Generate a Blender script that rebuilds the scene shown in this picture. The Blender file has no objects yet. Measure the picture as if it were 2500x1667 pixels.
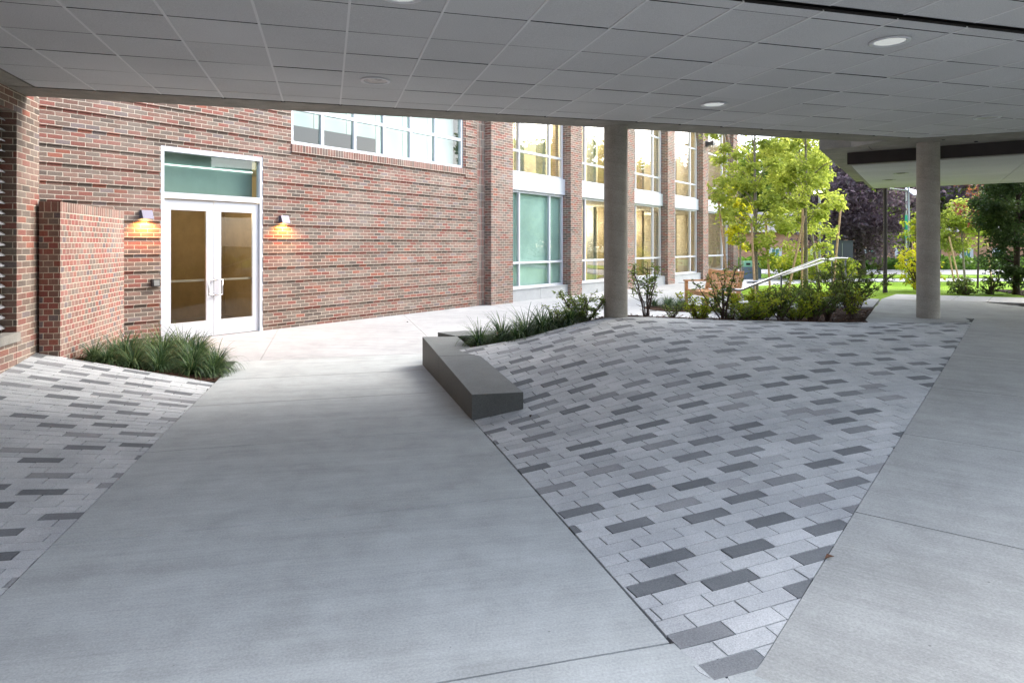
import bpy, bmesh, math, random
import numpy as np
from mathutils import Vector, Matrix
random.seed(7)
sc = bpy.context.scene
col = sc.collection
R = math.radians
CAMZ, F, YH = 1.61, 1650.0, 598.0

# ------------------------------------------------------------------ helpers
class MB:
    """collects faces and links them as ONE mesh object"""
    def __init__(s): s.v = []; s.f = []; s.mi = []; s.tone = []
    def face(s, pts, m=0, tone=0.5):
        n = len(s.v); s.v += [tuple(p) for p in pts]; s.f.append(tuple(range(n, n+len(pts)))); s.mi.append(m); s.tone.append(tone)
    def prism(s, poly, z0, z1, m=0, tone=0.5, mt=None, bottom=True, ms=None):
        """poly ccw list of (x,y); z0,z1 numbers or functions"""
        f0 = z0 if callable(z0) else (lambda x, y: z0)
        f1 = z1 if callable(z1) else (lambda x, y: z1)
        a = sum(poly[i][0]*poly[(i+1) % len(poly)][1]-poly[(i+1) % len(poly)][0]*poly[i][1] for i in range(len(poly)))
        if a < 0: poly = poly[::-1]
        lo = [(x, y, f0(x, y)) for x, y in poly]; hi = [(x, y, f1(x, y)) for x, y in poly]
        s.face(hi, m if mt is None else mt, tone)
        if bottom: s.face(lo[::-1], m, tone)
        k = len(poly)
        for i in range(k):
            j = (i+1) % k
            s.face([lo[i], lo[j], hi[j], hi[i]], m if ms is None else ms, tone)
    def box(s, c, ax, ay, hz, m=0):
        """c centre bottom, ax/ay half vectors 2D, height"""
        x, y, z = c
        p = [(x-ax[0]-ay[0], y-ax[1]-ay[1]), (x+ax[0]-ay[0], y+ax[1]-ay[1]), (x+ax[0]+ay[0], y+ax[1]+ay[1]), (x-ax[0]+ay[0], y-ax[1]+ay[1])]
        s.prism(p, z, z+hz, m)
    def cube(s, x0, x1, y0, y1, z0, z1, m=0, M=None):
        n = len(s.v)
        P = [Vector((x, y, z)) for z in (z0, z1) for y in (y0, y1) for x in (x0, x1)]
        if M is not None: P = [M @ p for p in P]
        for q in ((0, 2, 3, 1), (4, 5, 7, 6), (0, 1, 5, 4), (2, 6, 7, 3), (0, 4, 6, 2), (1, 3, 7, 5)):
            s.face([P[i] for i in q], m)
    def tube(s, pts, rad, n=8, m=0, cap=True):
        pts = [Vector(p) for p in pts]
        if not hasattr(rad, '__len__'): rad = [rad]*len(pts)
        rings = []
        up = None
        for i, p in enumerate(pts):
            d = (pts[min(i+1, len(pts)-1)]-pts[max(i-1, 0)])
            if d.length < 1e-9: d = Vector((0, 0, 1))
            d.normalize()
            if up is None:
                up = Vector((0, 0, 1)) if abs(d.z) < .9 else Vector((1, 0, 0))
            a = d.cross(up)
            if a.length < 1e-6: a = d.orthogonal()
            a.normalize(); b = a.cross(d).normalized(); up = b
            k = len(s.v)
            for q in range(n):
                t = 2*math.pi*q/n
                s.v.append(tuple(p+a*math.cos(t)*rad[i]+b*math.sin(t)*rad[i]))
            rings.append(k)
        for i in range(len(rings)-1):
            for q in range(n):
                r = (q+1) % n
                s.f.append((rings[i]+q, rings[i+1]+q, rings[i+1]+r, rings[i]+r)); s.mi.append(m); s.tone.append(.5)
        if cap:
            s.f.append(tuple(rings[0]+q for q in range(n))); s.mi.append(m); s.tone.append(.5)
            s.f.append(tuple(rings[-1]+q for q in range(n))[::-1]); s.mi.append(m); s.tone.append(.5)
    def lathe(s, prof, c, n=32, m=0):
        """prof list of (r,z)"""
        rings = []
        for r, z in prof:
            k = len(s.v)
            for q in range(n):
                t = 2*math.pi*q/n
                s.v.append((c[0]+r*math.cos(t), c[1]+r*math.sin(t), c[2]+z))
            rings.append(k)
        for i in range(len(rings)-1):
            for q in range(n):
                r = (q+1) % n
                s.f.append((rings[i]+q, rings[i]+r, rings[i+1]+r, rings[i+1]+q)); s.mi.append(m); s.tone.append(.5)
    def build(s, name, mats, parent=None, uv=True, smooth=False, vo=0.0, tone=False, bevel=0):
        me = bpy.data.meshes.new(name)
        me.from_pydata(s.v, [], s.f)
        if not isinstance(mats, (list, tuple)): mats = [mats]
        for m in mats: me.materials.append(m)
        me.polygons.foreach_set('material_index', s.mi)
        if smooth: me.polygons.foreach_set('use_smooth', [True]*len(s.f))
        me.update()
        if uv:
            L = me.uv_layers.new(name='UVMap'); data = L.data
            for p in me.polygons:
                nn = p.normal
                if abs(nn.z) < .7:
                    t = Vector((-nn.y, nn.x, 0)).normalized()
                    # keep the direction of u steady
                    for li in p.loop_indices:
                        co = me.vertices[me.loops[li].vertex_index].co
                        data[li].uv = (co.dot(t)+50, co.z+10+vo)
                else:
                    for li in p.loop_indices:
                        co = me.vertices[me.loops[li].vertex_index].co
                        data[li].uv = (co.x+50, co.y+10)
        if tone:
            A = me.attributes.new('tone', 'FLOAT', 'FACE'); A.data.foreach_set('value', s.tone)
        o = bpy.data.objects.new(name, me); col.objects.link(o)
        if parent is not None:
            o.parent = parent
            o.matrix_parent_inverse = Matrix.Translation(-parent.location) if parent.type == 'EMPTY' else Matrix.Identity(4)
        if bevel:
            b = o.modifiers.new('bevel', 'BEVEL'); b.width = bevel; b.segments = 2; b.limit_method = 'ANGLE'
        return o

def tag(o, label=None, cat=None, group=None, kind=None):
    if label: o['label'] = label
    if cat: o['category'] = cat
    if group: o['group'] = group
    if kind: o['kind'] = kind
    return o
def thing(name, label, cat, loc=(0, 0, 0), group=None):
    o = bpy.data.objects.new(name, None); col.objects.link(o); o.location = loc
    o.empty_display_size = .1
    return tag(o, label, cat, group)
def clip(poly, a, b):
    """keep the part of poly on the left of the line a->b"""
    out = []
    def sd(p): return (b[0]-a[0])*(p[1]-a[1])-(b[1]-a[1])*(p[0]-a[0])
    for i in range(len(poly)):
        p, q = poly[i], poly[(i+1) % len(poly)]
        dp, dq = sd(p), sd(q)
        if dp >= 0: out.append(p)
        if (dp > 0 and dq < 0) or (dp < 0 and dq > 0):
            t = dp/(dp-dq); out.append((p[0]+(q[0]-p[0])*t, p[1]+(q[1]-p[1])*t))
    return out
def clipconv(poly, conv):
    for i in range(len(conv)):
        poly = clip(poly, conv[i], conv[(i+1) % len(conv)])
        if len(poly) < 3: return []
    return poly
def area(p): return .5*abs(sum(p[i][0]*p[(i+1) % len(p)][1]-p[(i+1) % len(p)][0]*p[i][1] for i in range(len(p))))
def inset(poly, d):
    a = sum(poly[i][0]*poly[(i+1) % len(poly)][1]-poly[(i+1) % len(poly)][0]*poly[i][1] for i in range(len(poly)))
    if a < 0: poly = poly[::-1]
    out = poly
    for i in range(len(poly)):
        p, q = poly[i], poly[(i+1) % len(poly)]
        dx, dy = q[0]-p[0], q[1]-p[1]; l = math.hypot(dx, dy)
        if l < 1e-5: continue
        nx, ny = -dy/l*d, dx/l*d
        out = clip(out, (p[0]+nx, p[1]+ny), (q[0]+nx, q[1]+ny))
        if len(out) < 3: return []
    return out

# ------------------------------------------------------------------ materials
class NT:
    def __init__(s, name):
        s.m = bpy.data.materials.new(name); s.m.use_nodes = True; s.t = s.m.node_tree; s.t.nodes.clear()
        s.out = s.n('ShaderNodeOutputMaterial')
    def n(s, typ, **k):
        o = s.t.nodes.new(typ)
        for a, b in k.items(): setattr(o, a, b)
        return o
    def l(s, a, b): s.t.links.new(a, b)
    def math(s, op, a, b=None, c=None):
        o = s.n('ShaderNodeMath', operation=op)
        for i, x in enumerate((a, b, c)):
            if x is None: continue
            if isinstance(x, (int, float)): o.inputs[i].default_value = x
            else: s.l(x, o.inputs[i])
        return o.outputs[0]
    def noise(s, scale, detail=4, rough=.55, vec=None, dim='3D'):
        o = s.n('ShaderNodeTexNoise', noise_dimensions=dim)
        o.inputs['Scale'].default_value = scale; o.inputs['Detail'].default_value = detail; o.inputs['Roughness'].default_value = rough
        if vec is not None: s.l(vec, o.inputs['Vector'])
        return o
    def ramp(s, fac, stops, interp='LINEAR'):
        o = s.n('ShaderNodeValToRGB'); o.color_ramp.interpolation = interp
        e = o.color_ramp.elements
        while len(e) > len(stops): e.remove(e[-1])
        while len(e) < len(stops): e.new(0.5)
        for x, (p, c) in zip(e, stops):
            x.position = p; x.color = (*c, 1) if len(c) == 3 else c
        s.l(fac, o.inputs['Fac']); return o.outputs['Color']
    def mix(s, fac, a, b, mode='MIX'):
        o = s.n('ShaderNodeMix', data_type='RGBA', blend_type=mode)
        for sock, x in ((o.inputs['Factor'], fac), (o.inputs['A'], a), (o.inputs['B'], b)):
            if isinstance(x, (int, float)): sock.default_value = x
            elif isinstance(x, tuple): sock.default_value = (*x, 1)
            else: s.l(x, sock)
        return o.outputs['Result']
    def coord(s, which='Object', scale=None, rot=None):
        o = s.n('ShaderNodeTexCoord').outputs[which]
        if scale or rot:
            m = s.n('ShaderNodeMapping')
            if scale: m.inputs['Scale'].default_value = scale
            if rot: m.inputs['Rotation'].default_value = rot
            s.l(o, m.inputs['Vector']); o = m.outputs['Vector']
        return o
    def bsdf(s, color, rough=.8, metal=0, spec=.5, bump=None, bumpd=.01, bumps=1.0):
        b = s.n('ShaderNodeBsdfPrincipled')
        for nm, x in (('Base Color', color), ('Roughness', rough), ('Metallic', metal), ('Specular IOR Level', spec)):
            if isinstance(x, tuple): b.inputs[nm].default_value = (*x, 1)
            elif isinstance(x, (int, float)): b.inputs[nm].default_value = x
            else: s.l(x, b.inputs[nm])
        if bump is not None:
            u = s.n('ShaderNodeBump'); u.inputs['Distance'].default_value = bumpd; u.inputs['Strength'].default_value = bumps
            s.l(bump, u.inputs['Height']); s.l(u.outputs[0], b.inputs['Normal'])
        s.b = b; s.l(b.outputs[0], s.out.inputs['Surface']); return b

def brick_mat(name, w=.2032, h=.0677, off=.5, palette=None, mortar=(.53, .475, .40), vert=False, jm=.0085):
    N = NT(name)
    uv = N.n('ShaderNodeUVMap').outputs[0]
    wob = N.noise(9, 2, vec=uv)
    add = N.n('ShaderNodeVectorMath', operation='MULTIPLY_ADD')
    N.l(wob.outputs['Color'], add.inputs[0]); add.inputs[1].default_value = (.007, .007, 0); N.l(uv, add.inputs[2])
    sp = N.n('ShaderNodeSeparateXYZ'); N.l(add.outputs[0], sp.inputs[0])
    u, v = sp.outputs['X'], sp.outputs['Y']
    vr = N.math('DIVIDE', v, h); row = N.math('FLOOR', vr); fv = N.math('FRACT', vr)
    ur = N.math('MULTIPLY_ADD', N.math('MODULO', row, 2), off, N.math('DIVIDE', u, w))
    cl = N.math('FLOOR', ur); fu = N.math('FRACT', ur)
    mu = N.math('MINIMUM', fu, N.math('SUBTRACT', 1, fu)); mv = N.math('MINIMUM', fv, N.math('SUBTRACT', 1, fv))
    du = N.math('MULTIPLY', mu, w); dv = N.math('MULTIPLY', mv, h)
    d = N.math('MINIMUM', du, dv)
    mr = N.n('ShaderNodeMapRange'); N.l(d, mr.inputs['Value'])
    mr.inputs['From Min'].default_value = jm*.5-.0012; mr.inputs['From Max'].default_value = jm*.5+.0016
    mask = mr.outputs[0]
    cb = N.n('ShaderNodeCombineXYZ'); N.l(cl, cb.inputs[0]); N.l(row, cb.inputs[1])
    wn = N.n('ShaderNodeTexWhiteNoise', noise_dimensions='2D'); N.l(cb.outputs[0], wn.inputs['Vector'])
    pal = palette or [(0, (.19, .08, .066)), (.14, (.165, .097, .08)), (.32, (.14, .104, .088)), (.5, (.185, .122, .102)), (.66, (.10, .082, .072)), (.76, (.15, .125, .108)), (.91, (.22, .088, .064)), (.96, (.155, .13, .13))]
    c = N.ramp(wn.outputs['Value'], pal, 'CONSTANT')
    # slight tonal drift inside and between bricks
    n1 = N.noise(60, 4, .7, vec=uv); n2 = N.noise(1.1, 3, vec=uv)
    c = N.mix(.55, c, N.ramp(n1.outputs['Fac'], [(.25, (.25, .25, .25)), (.75, (.95, .93, .9))]), 'OVERLAY')
    sep = N.n('ShaderNodeSeparateColor'); N.l(wn.outputs['Color'], sep.inputs[0])
    c = N.mix(.22, c, N.ramp(sep.outputs[1], [(0, (.25, .25, .25)), (1, (.85, .82, .8))]), 'OVERLAY')
    eff = N.ramp(n2.outputs['Fac'], [(.45, (0, 0, 0)), (.8, (.35, .35, .35))])
    c = N.mix(eff, c, (.42, .36, .32))
    mc = N.mix(.5, mortar, N.ramp(N.noise(25, 3, vec=uv).outputs['Fac'], [(.3, (.3, .3, .3)), (.7, (.7, .7, .7))]), 'OVERLAY')
    c = N.mix(1.0, N.mix(mask, mc, c), (1.0, .97, .93), 'MULTIPLY')
    hgt = N.math('ADD', mask, N.math('MULTIPLY', n1.outputs['Fac'], .25))
    N.bsdf(c, .88, spec=.25, bump=hgt, bumpd=.006, bumps=.9)
    return N.m
M_BRICK = brick_mat('red_brown_brick')
M_ROWLOCK = brick_mat('rowlock_brick', w=.0677, h=.2032, off=0, palette=[(0, (.16, .09, .075)), (.4, (.12, .09, .08)), (.7, (.19, .1, .085))])
M_STACK = brick_mat('stack_soldier_brick', w=.0677, h=.2032, off=0)
M_HEADER = brick_mat('header_brick', w=.1016, h=.0677, palette=[(0, (.205, .078, .068)), (.25, (.185, .105, .09)), (.5, (.22, .088, .07)), (.66, (.14, .112, .10)), (.8, (.19, .125, .105)), (.94, (.12, .10, .11))])

def concrete_mat(name, base, var=.12, broom=None, rough=.85, stain=.25, fine=1.0):
    N = NT(name)
    co = N.coord('Object')
    big = N.noise(.55, 5, .6, vec=co); med = N.noise(4.5, 5, .65, vec=co); fin = N.noise(90, 4, .7, vec=co)
    lo = tuple(x*(1-var) for x in base); hi = tuple(min(1, x*(1+var)) for x in base)
    c = N.ramp(big.outputs['Fac'], [(.3, lo), (.7, hi)])
    c = N.mix(stain, c, N.ramp(med.outputs['Fac'], [(.3, (.32, .32, .32)), (.7, (.68, .68, .68))]), 'OVERLAY')
    c = N.mix(.35*fine, c, N.ramp(fin.outputs['Fac'], [(.3, (.25, .25, .25)), (.7, (.75, .75, .75))]), 'OVERLAY')
    h = fin.outputs['Fac']
    if broom is not None:
        bc = N.coord('Object', scale=(1, 1, 1), rot=(0, 0, -broom))
        m = N.n('ShaderNodeMapping'); m.inputs['Scale'].default_value = (1.2, 60, 1); N.l(bc, m.inputs['Vector'])
        br = N.noise(1, 3, .6, vec=m.outputs['Vector'])
        m2 = N.n('ShaderNodeMapping'); m2.inputs['Scale'].default_value = (.35, 5, 1); N.l(bc, m2.inputs['Vector'])
        b2 = N.noise(1.3, 4, .6, vec=m2.outputs['Vector'])
        c = N.mix(.20, c, N.ramp(br.outputs['Fac'], [(.3, (.36, .36, .36)), (.7, (.64, .64, .64))]), 'OVERLAY')
        c = N.mix(.26, c, N.ramp(b2.outputs['Fac'], [(.3, (.36, .36, .36)), (.7, (.64, .64, .64))]), 'OVERLAY')
        h = N.math('ADD', h, N.math('MULTIPLY', br.outputs['Fac'], 1.6))
        # small dark specks
        vo = N.n('ShaderNodeTexVoronoi'); vo.inputs['Scale'].default_value = 5.5; N.l(co, vo.inputs['Vector'])
        sp = N.ramp(vo.outputs['Distance'], [(.0, (.45, .45, .45)), (.022, (.45, .45, .45)), (.035, (1, 1, 1))])
        c = N.mix(.75, c, sp, 'MULTIPLY')
        wr = N.noise(1.7, 6, .72, vec=co); c = N.mix(.3, c, N.ramp(wr.outputs['Fac'], [(.36, (.72, .71, .69)), (.5, (1, 1, 1)), (.7, (1.0, 1.0, 1.0))]), 'MULTIPLY')
    N.bsdf(c, rough, spec=.3, bump=h, bumpd=.002, bumps=.8)
    return N.m
BR = R(12)
M_PATH = concrete_mat('broomed_concrete', (.35, .37, .363), .09, BR)
M_RAMP = concrete_mat('broomed_ramp_concrete', (.33, .338, .322), .10, R(-36))
M_PLAZA = concrete_mat('plaza_concrete', (.33, .335, .332), .10, R(-10))
M_CAST = concrete_mat('cast_concrete', (.25, .235, .205), .15, None, stain=.5)
M_STONE = concrete_mat('pale_stone', (.36, .37, .37), .05, None, stain=.2, fine=.5)
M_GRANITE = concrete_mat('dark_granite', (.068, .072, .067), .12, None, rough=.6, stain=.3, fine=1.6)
M_GRANITE2 = concrete_mat('pale_granite_top', (.13, .14, .135), .12, None, rough=.6, stain=.3, fine=1.6)  # lighter granite colour for the top faces
M_SQUARE = concrete_mat('white_paver', (.42, .42, .42), .06, None)

def column_mat():
    N = NT('formed_column_concrete')
    co = N.coord('Object'); sp = N.n('ShaderNodeSeparateXYZ'); N.l(co, sp.inputs[0])
    big = N.noise(3, 5, .6, vec=co); fin = N.noise(70, 3, .7, vec=co)
    # spiral seam of the paper form
    ang = N.math('ARCTAN2', sp.outputs['Y'], sp.outputs['X'])
    sp2 = N.math('FRACT', N.math('ADD', N.math('MULTIPLY', sp.outputs['Z'], 5.6), N.math('DIVIDE', ang, 6.2832)))
    seam = N.ramp(sp2, [(0, (.35, .35, .35)), (.02, (.45, .45, .45)), (.05, (.5, .5, .5)), (.95, (.55, .55, .55)), (1, (.42, .42, .42))])
    c = N.ramp(big.outputs['Fac'], [(.3, (.27, .255, .22)), (.7, (.36, .345, .31))])
    c = N.mix(.45, c, seam, 'OVERLAY')
    c = N.mix(.35, c, N.ramp(fin.outputs['Fac'], [(.3, (.25, .25, .25)), (.7, (.75, .75, .75))]), 'OVERLAY')
    N.bsdf(c, .8, spec=.3, bump=fin.outputs['Fac'], bumpd=.003, bumps=.5)
    return N.m
M_COL = column_mat()

def paver_mat():
    N = NT('granite_faced_paver')
    at = N.n('ShaderNodeAttribute', attribute_name='tone')
    co = N.coord('Object')
    c = N.ramp(at.outputs['Fac'], [(0, (.125, .135, .14)), (.25, (.185, .195, .20)), (.45, (.27, .275, .275)), (.6, (.375, .39, .39)), (1, (.47, .485, .485))])
    f = N.noise(140, 3, .75, vec=co); g = N.noise(2.2, 4, .6, vec=co)
    c = N.mix(.5, c, N.ramp(f.outputs['Fac'], [(.3, (.22, .22, .22)), (.7, (.78, .78, .78))]), 'OVERLAY')
    c = N.mix(.6, c, N.ramp(g.outputs['Fac'], [(.3, (.35, .35, .36)), (.7, (.65, .64, .63))]), 'OVERLAY')
    N.bsdf(c, .8, spec=.35, bump=f.outputs['Fac'], bumpd=.0025, bumps=.7)
    return N.m
M_PAVER = paver_mat()

def plain(name, c, rough=.6, metal=0, spec=.5, nscale=None, nvar=.1, bump=0):
    N = NT(name)
    if nscale:
        n = N.noise(nscale, 4, .6, vec=N.coord('Object'))
        cc = N.ramp(n.outputs['Fac'], [(.3, tuple(x*(1-nvar) for x in c)), (.7, tuple(min(1, x*(1+nvar)) for x in c))])
        N.bsdf(cc, rough, metal, spec, bump=n.outputs['Fac'] if bump else None, bumpd=bump or .01)
    else: N.bsdf(c, rough, metal, spec)
    return N.m
M_JOINT = plain('joint_sand', (.045, .043, .04), .95, nscale=30, nvar=.4)
M_TILE = None
def tile_mat():
    N = NT('speckled_ceiling_tile')
    co = N.coord('Object'); f = N.noise(130, 3, .8, vec=co); g = N.noise(.8, 3, vec=co)
    at = N.n('ShaderNodeAttribute', attribute_name='tone')
    c = N.ramp(at.outputs['Fac'], [(0, (.50, .50, .50)), (1, (.55, .55, .55))])
    c = N.mix(.5, c, N.ramp(f.outputs['Fac'], [(.3, (.3, .3, .3)), (.7, (.7, .7, .7))]), 'OVERLAY')
    c = N.mix(.2, c, N.ramp(g.outputs['Fac'], [(.3, (.35, .35, .35)), (.7, (.65, .65, .65))]), 'OVERLAY')
    N.bsdf(c, .85, spec=.2, bump=f.outputs['Fac'], bumpd=.002, bumps=.6)
    return N.m
M_TILE = tile_mat()
M_TEE = plain('white_ceiling_tee', (.62, .62, .62), .5)
M_WHITE = plain('white_painted_aluminium', (.56, .57, .60), .38, nscale=2, nvar=.02)
M_DARK = plain('dark_reveal', (.012, .011, .011), .8)
M_BLACKBAND = plain('dark_bronze_panel', (.022, .018, .018), .6, nscale=5, nvar=.2)
M_STEEL = plain('brushed_stainless', (.62, .62, .62), .28, 1)
M_POST = plain('grey_steel_post', (.25, .26, .25), .4, 1)
M_BRONZE = plain('dark_bronze_paint', (.035, .03, .028), .5)
M_LAMPBOX = plain('grey_violet_lamp_housing', (.11, .10, .135), .4, .3)
M_WOOD = plain('teak_wood', (.52, .27, .12), .55, nscale=14, nvar=.25)
M_STAKE = plain('timber_stake', (.46, .29, .17), .8, nscale=20, nvar=.3)
M_BARK = plain('young_grey_bark', (.20, .165, .13), .9, nscale=25, nvar=.4, bump=.01)
M_BARKD = plain('dark_bark', (.06, .045, .035), .9, nscale=15, nvar=.4, bump=.01)
M_STEM = plain('shrub_stem', (.075, .05, .04), .8, nscale=30, nvar=.3)
M_CREAM = plain('cream_interior_wall', (.72, .66, .55), .7, nscale=1, nvar=.05)
M_OAK = plain('wood_veneer_interior', (.36, .285, .18), .5, nscale=3, nvar=.15)
M_IFLOOR = plain('interior_floor', (.20, .16, .11), .5, nscale=2, nvar=.15)
M_BINL = plain('pale_green_bin_lid', (.20, .42, .28), .5)
M_BINB = plain('blue_grey_bin', (.10, .14, .19), .5, nscale=4, nvar=.1)
M_CAB = plain('dark_utility_cabinet', (.022, .028, .035), .5)
M_SHADE = plain('blind_sky_sheet', (.72, .74, .70), .8)
M_TEALW = plain('teal_window_film', (.43, .53, .49), .6, nscale=.6, nvar=.25)
M_WINT = plain('teal_shade', (.08, .22, .18), .3)
M_ROOF = plain('grey_roof_shingle', (.16, .15, .15), .9, nscale=3, nvar=.2)
M_FARBRICK = plain('far_tan_brick', (.36, .19, .12), .9, nscale=6, nvar=.15)
M_ASPH = plain('asphalt', (.11, .11, .11), .9, nscale=30, nvar=.2)
M_GREY = plain('brushed_button_plate', (.35, .35, .34), .35, .8)
M_SIGN = plain('green_banner', (.02, .30, .18), .6)
M_SOLAR = plain('solar_panel', (.12, .14, .20), .15, spec=.9)

def emit(name, c, s):
    N = NT(name); e = N.n('ShaderNodeEmission'); e.inputs[0].default_value = (*c, 1); e.inputs[1].default_value = s
    N.l(e.outputs[0], N.out.inputs['Surface']); return N.m
M_GLOW = emit('lit_warm_lens', (1, .62, .28), 5)
M_GLOWW = emit('lit_cream_lamp', (1, .85, .6), 3)

def glass(name, tint, refl=.3, rough=.0):
    N = NT(name)
    t = N.n('ShaderNodeBsdfTransparent'); t.inputs[0].default_value = (*tint, 1)
    g = N.n('ShaderNodeBsdfGlossy'); g.inputs['Roughness'].default_value = rough
    ge = N.n('ShaderNodeNewGeometry'); dt = N.n('ShaderNodeVectorMath', operation='DOT_PRODUCT')
    N.l(ge.outputs['Normal'], dt.inputs[0]); N.l(ge.outputs['Incoming'], dt.inputs[1])
    fr = N.math('POWER', N.math('SUBTRACT', 1, N.math('ABSOLUTE', dt.outputs['Value'])), 4)
    fac = N.math('MINIMUM', N.math('MULTIPLY_ADD', fr, .9, refl), 1)
    wv = N.noise(1.3, 1, vec=N.coord('Object')); bp = N.n('ShaderNodeBump'); bp.inputs['Distance'].default_value = .0012
    N.l(wv.outputs['Fac'], bp.inputs['Height']); N.l(bp.outputs[0], g.inputs['Normal'])
    mx = N.n('ShaderNodeMixShader'); N.l(fac, mx.inputs[0]); N.l(t.outputs[0], mx.inputs[1]); N.l(g.outputs[0], mx.inputs[2])
    N.l(mx.outputs[0], N.out.inputs['Surface']); return N.m
M_GLASS = glass('window_glass', (.84, .88, .84), .26)
M_GLASSD = glass('door_glass', (.72, .68, .60), .04)
M_GLASST = glass('tinted_green_glass', (.62, .82, .76), .12)
M_GLASSU = glass('upper_window_glass', (.74, .84, .80), .06)

def leaf_mat(name, cols, trans=.45, rough=.5):
    N = NT(name)
    at = N.n('ShaderNodeAttribute', attribute_name='tone')
    n = len(cols)
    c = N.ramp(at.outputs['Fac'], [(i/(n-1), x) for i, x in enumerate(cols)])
    d = N.n('ShaderNodeBsdfPrincipled'); N.l(c, d.inputs['Base Color']); d.inputs['Roughness'].default_value = rough; d.inputs['Specular IOR Level'].default_value = .3
    t = N.n('ShaderNodeBsdfTranslucent')
    cc = N.mix(.5, c, (.9, 1.0, .25), 'MULTIPLY')
    c2 = N.n('ShaderNodeHueSaturation'); c2.inputs['Value'].default_value = 1.5; N.l(c, c2.inputs['Color']); N.l(c2.outputs[0], t.inputs[0])
    mx = N.n('ShaderNodeMixShader'); mx.inputs[0].default_value = trans
    N.l(d.outputs[0], mx.inputs[1]); N.l(t.outputs[0], mx.inputs[2]); N.l(mx.outputs[0], N.out.inputs['Surface']); return N.m
L_MAPLE = leaf_mat('maple_leaf', [(.15, .19, .03), (.24, .285, .045), (.34, .38, .07), (.45, .46, .10)], .55)
L_YELLOW = leaf_mat('yellow_leaf', [(.30, .33, .02), (.45, .45, .02), (.55, .50, .03)])
L_GREEN = leaf_mat('mid_green_leaf', [(.07, .11, .02), (.12, .18, .03), (.19, .26, .04), (.28, .34, .06)], .5)
L_DARK = leaf_mat('dark_green_leaf', [(.028, .055, .018), (.05, .085, .028), (.075, .12, .04), (.12, .17, .05)], .4)
L_PURPLE = leaf_mat('purple_leaf', [(.06, .038, .05), (.10, .07, .09), (.16, .125, .15), (.20, .19, .18)], .5)
L_RED = leaf_mat('red_leaf', [(.10, .025, .018), (.16, .04, .025), (.20, .08, .04)], .4)
L_GRASS = leaf_mat('strap_leaf', [(.02, .048, .02), (.04, .085, .03), (.075, .13, .045), (.19, .24, .10)], .3)
L_SHRUB = leaf_mat('shrub_leaf', [(.04, .07, .02), (.075, .12, .028), (.12, .18, .035), (.21, .25, .06)], .4)
L_SHRUBY = leaf_mat('bright_shrub_leaf', [(.10, .16, .015), (.17, .24, .02), (.26, .32, .03), (.40, .40, .03)], .45)
L_COVER = leaf_mat('ground_cover_leaf', [(.05, .10, .015), (.09, .17, .025), (.14, .24, .03)], .35)

def lawn_mat():
    N = NT('bright_lawn_grass'); co = N.coord('Object')
    a = N.noise(.7, 4, .6, vec=co); b = N.noise(45, 4, .8, vec=co)
    c = N.ramp(a.outputs['Fac'], [(.3, (.15, .27, .018)), (.7, (.23, .36, .03))])
    c = N.mix(.7, c, N.ramp(b.outputs['Fac'], [(.3, (.22, .22, .22)), (.7, (.78, .78, .7))]), 'OVERLAY')
    N.bsdf(c, .9, spec=.1, bump=b.outputs['Fac'], bumpd=.04); return N.m
M_LAWN = lawn_mat()
def mulch_mat():
    N = NT('bark_mulch'); co = N.coord('Object')
    b = N.noise(55, 4, .8, vec=co); a = N.noise(5, 3, vec=co)
    c = N.ramp(b.outputs['Fac'], [(.3, (.018, .011, .008)), (.55, (.055, .03, .02)), (.75, (.16, .085, .055))])
    N.bsdf(c, .95, spec=.1, bump=b.outputs['Fac'], bumpd=.03); return N.m
M_MULCH = mulch_mat()
M_CHIP = leaf_mat('mulch_chip', [(.03, .017, .011), (.09, .045, .028), (.19, .10, .06)], .0, .9)

# ------------------------------------------------------------------ frames
e1 = (.9646, .2639); e2 = (-.2639, .9646)            # across / along the bridge passage
def ST(t, s): return (e1[0]*t+e2[0]*s, e1[1]*t+e2[1]*s)
Q0 = (-4.69, 12.7); wd = (.59, .8074); wn = (.8074, -.59)   # brick facade: along, outward
def W(t, o=0.0): return (Q0[0]+wd[0]*t+wn[0]*o, Q0[1]+wd[1]*t+wn[1]*o)
def wbox(mb, t0, t1, o0, o1, z0, z1, m=0):
    mb.prism([W(t0, o0), W(t1, o0), W(t1, o1), W(t0, o1)], z0, z1, m)

# ------------------------------------------------------------------ ground heights
def L1x(y): return .68-.288*(y-2.61)
def L2x(y): return -2.35-.2348*(y-3.10)
RD = (.62, .784)
def ramp_z(x, y):
    s = RD[0]*(x-.9)+RD[1]*(y-2.53)
    if s < 0: return 0.0
    if s > 9.75: return .502
    z = .0515*s
    return z if s > .4 else z*(s/.4)
ctl = []
for y in (2.5, 3.2, 4, 4.8, 5.6, 6.25): ctl.append((L1x(y), y, 0))
for k in range(10):
    y = 2.53+(9.85-2.53)*k/9; x = .9+.792*(y-2.53); ctl.append((x, y, ramp_z(x, y)))
ctl += [(.105, 6.3, .083), (-.15, 7.0, .19), (-.33, 7.6, .275), (-.507, 8.28, .354), (0, 8.45, .417), (.469, 8.61, .509), (.85, 8.75, .59), (1.16, 8.85, .648),
        (1.5, 8.94, .66), (2.48, 9.11, .61), (3.7, 9.33, .56), (5.08, 9.566, .514), (-1.0, 8.6, .31), (-.8, 9.4, .3), (1.2, 10.0, .6), (4, 10.4, .5)]
C_ = np.array(ctl)
def tps(r): return np.where(r > 1e-9, r*r*np.log(np.maximum(r, 1e-9)), 0)
n_ = len(C_); D_ = np.hypot(C_[:, None, 0]-C_[None, :, 0], C_[:, None, 1]-C_[None, :, 1])
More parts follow.
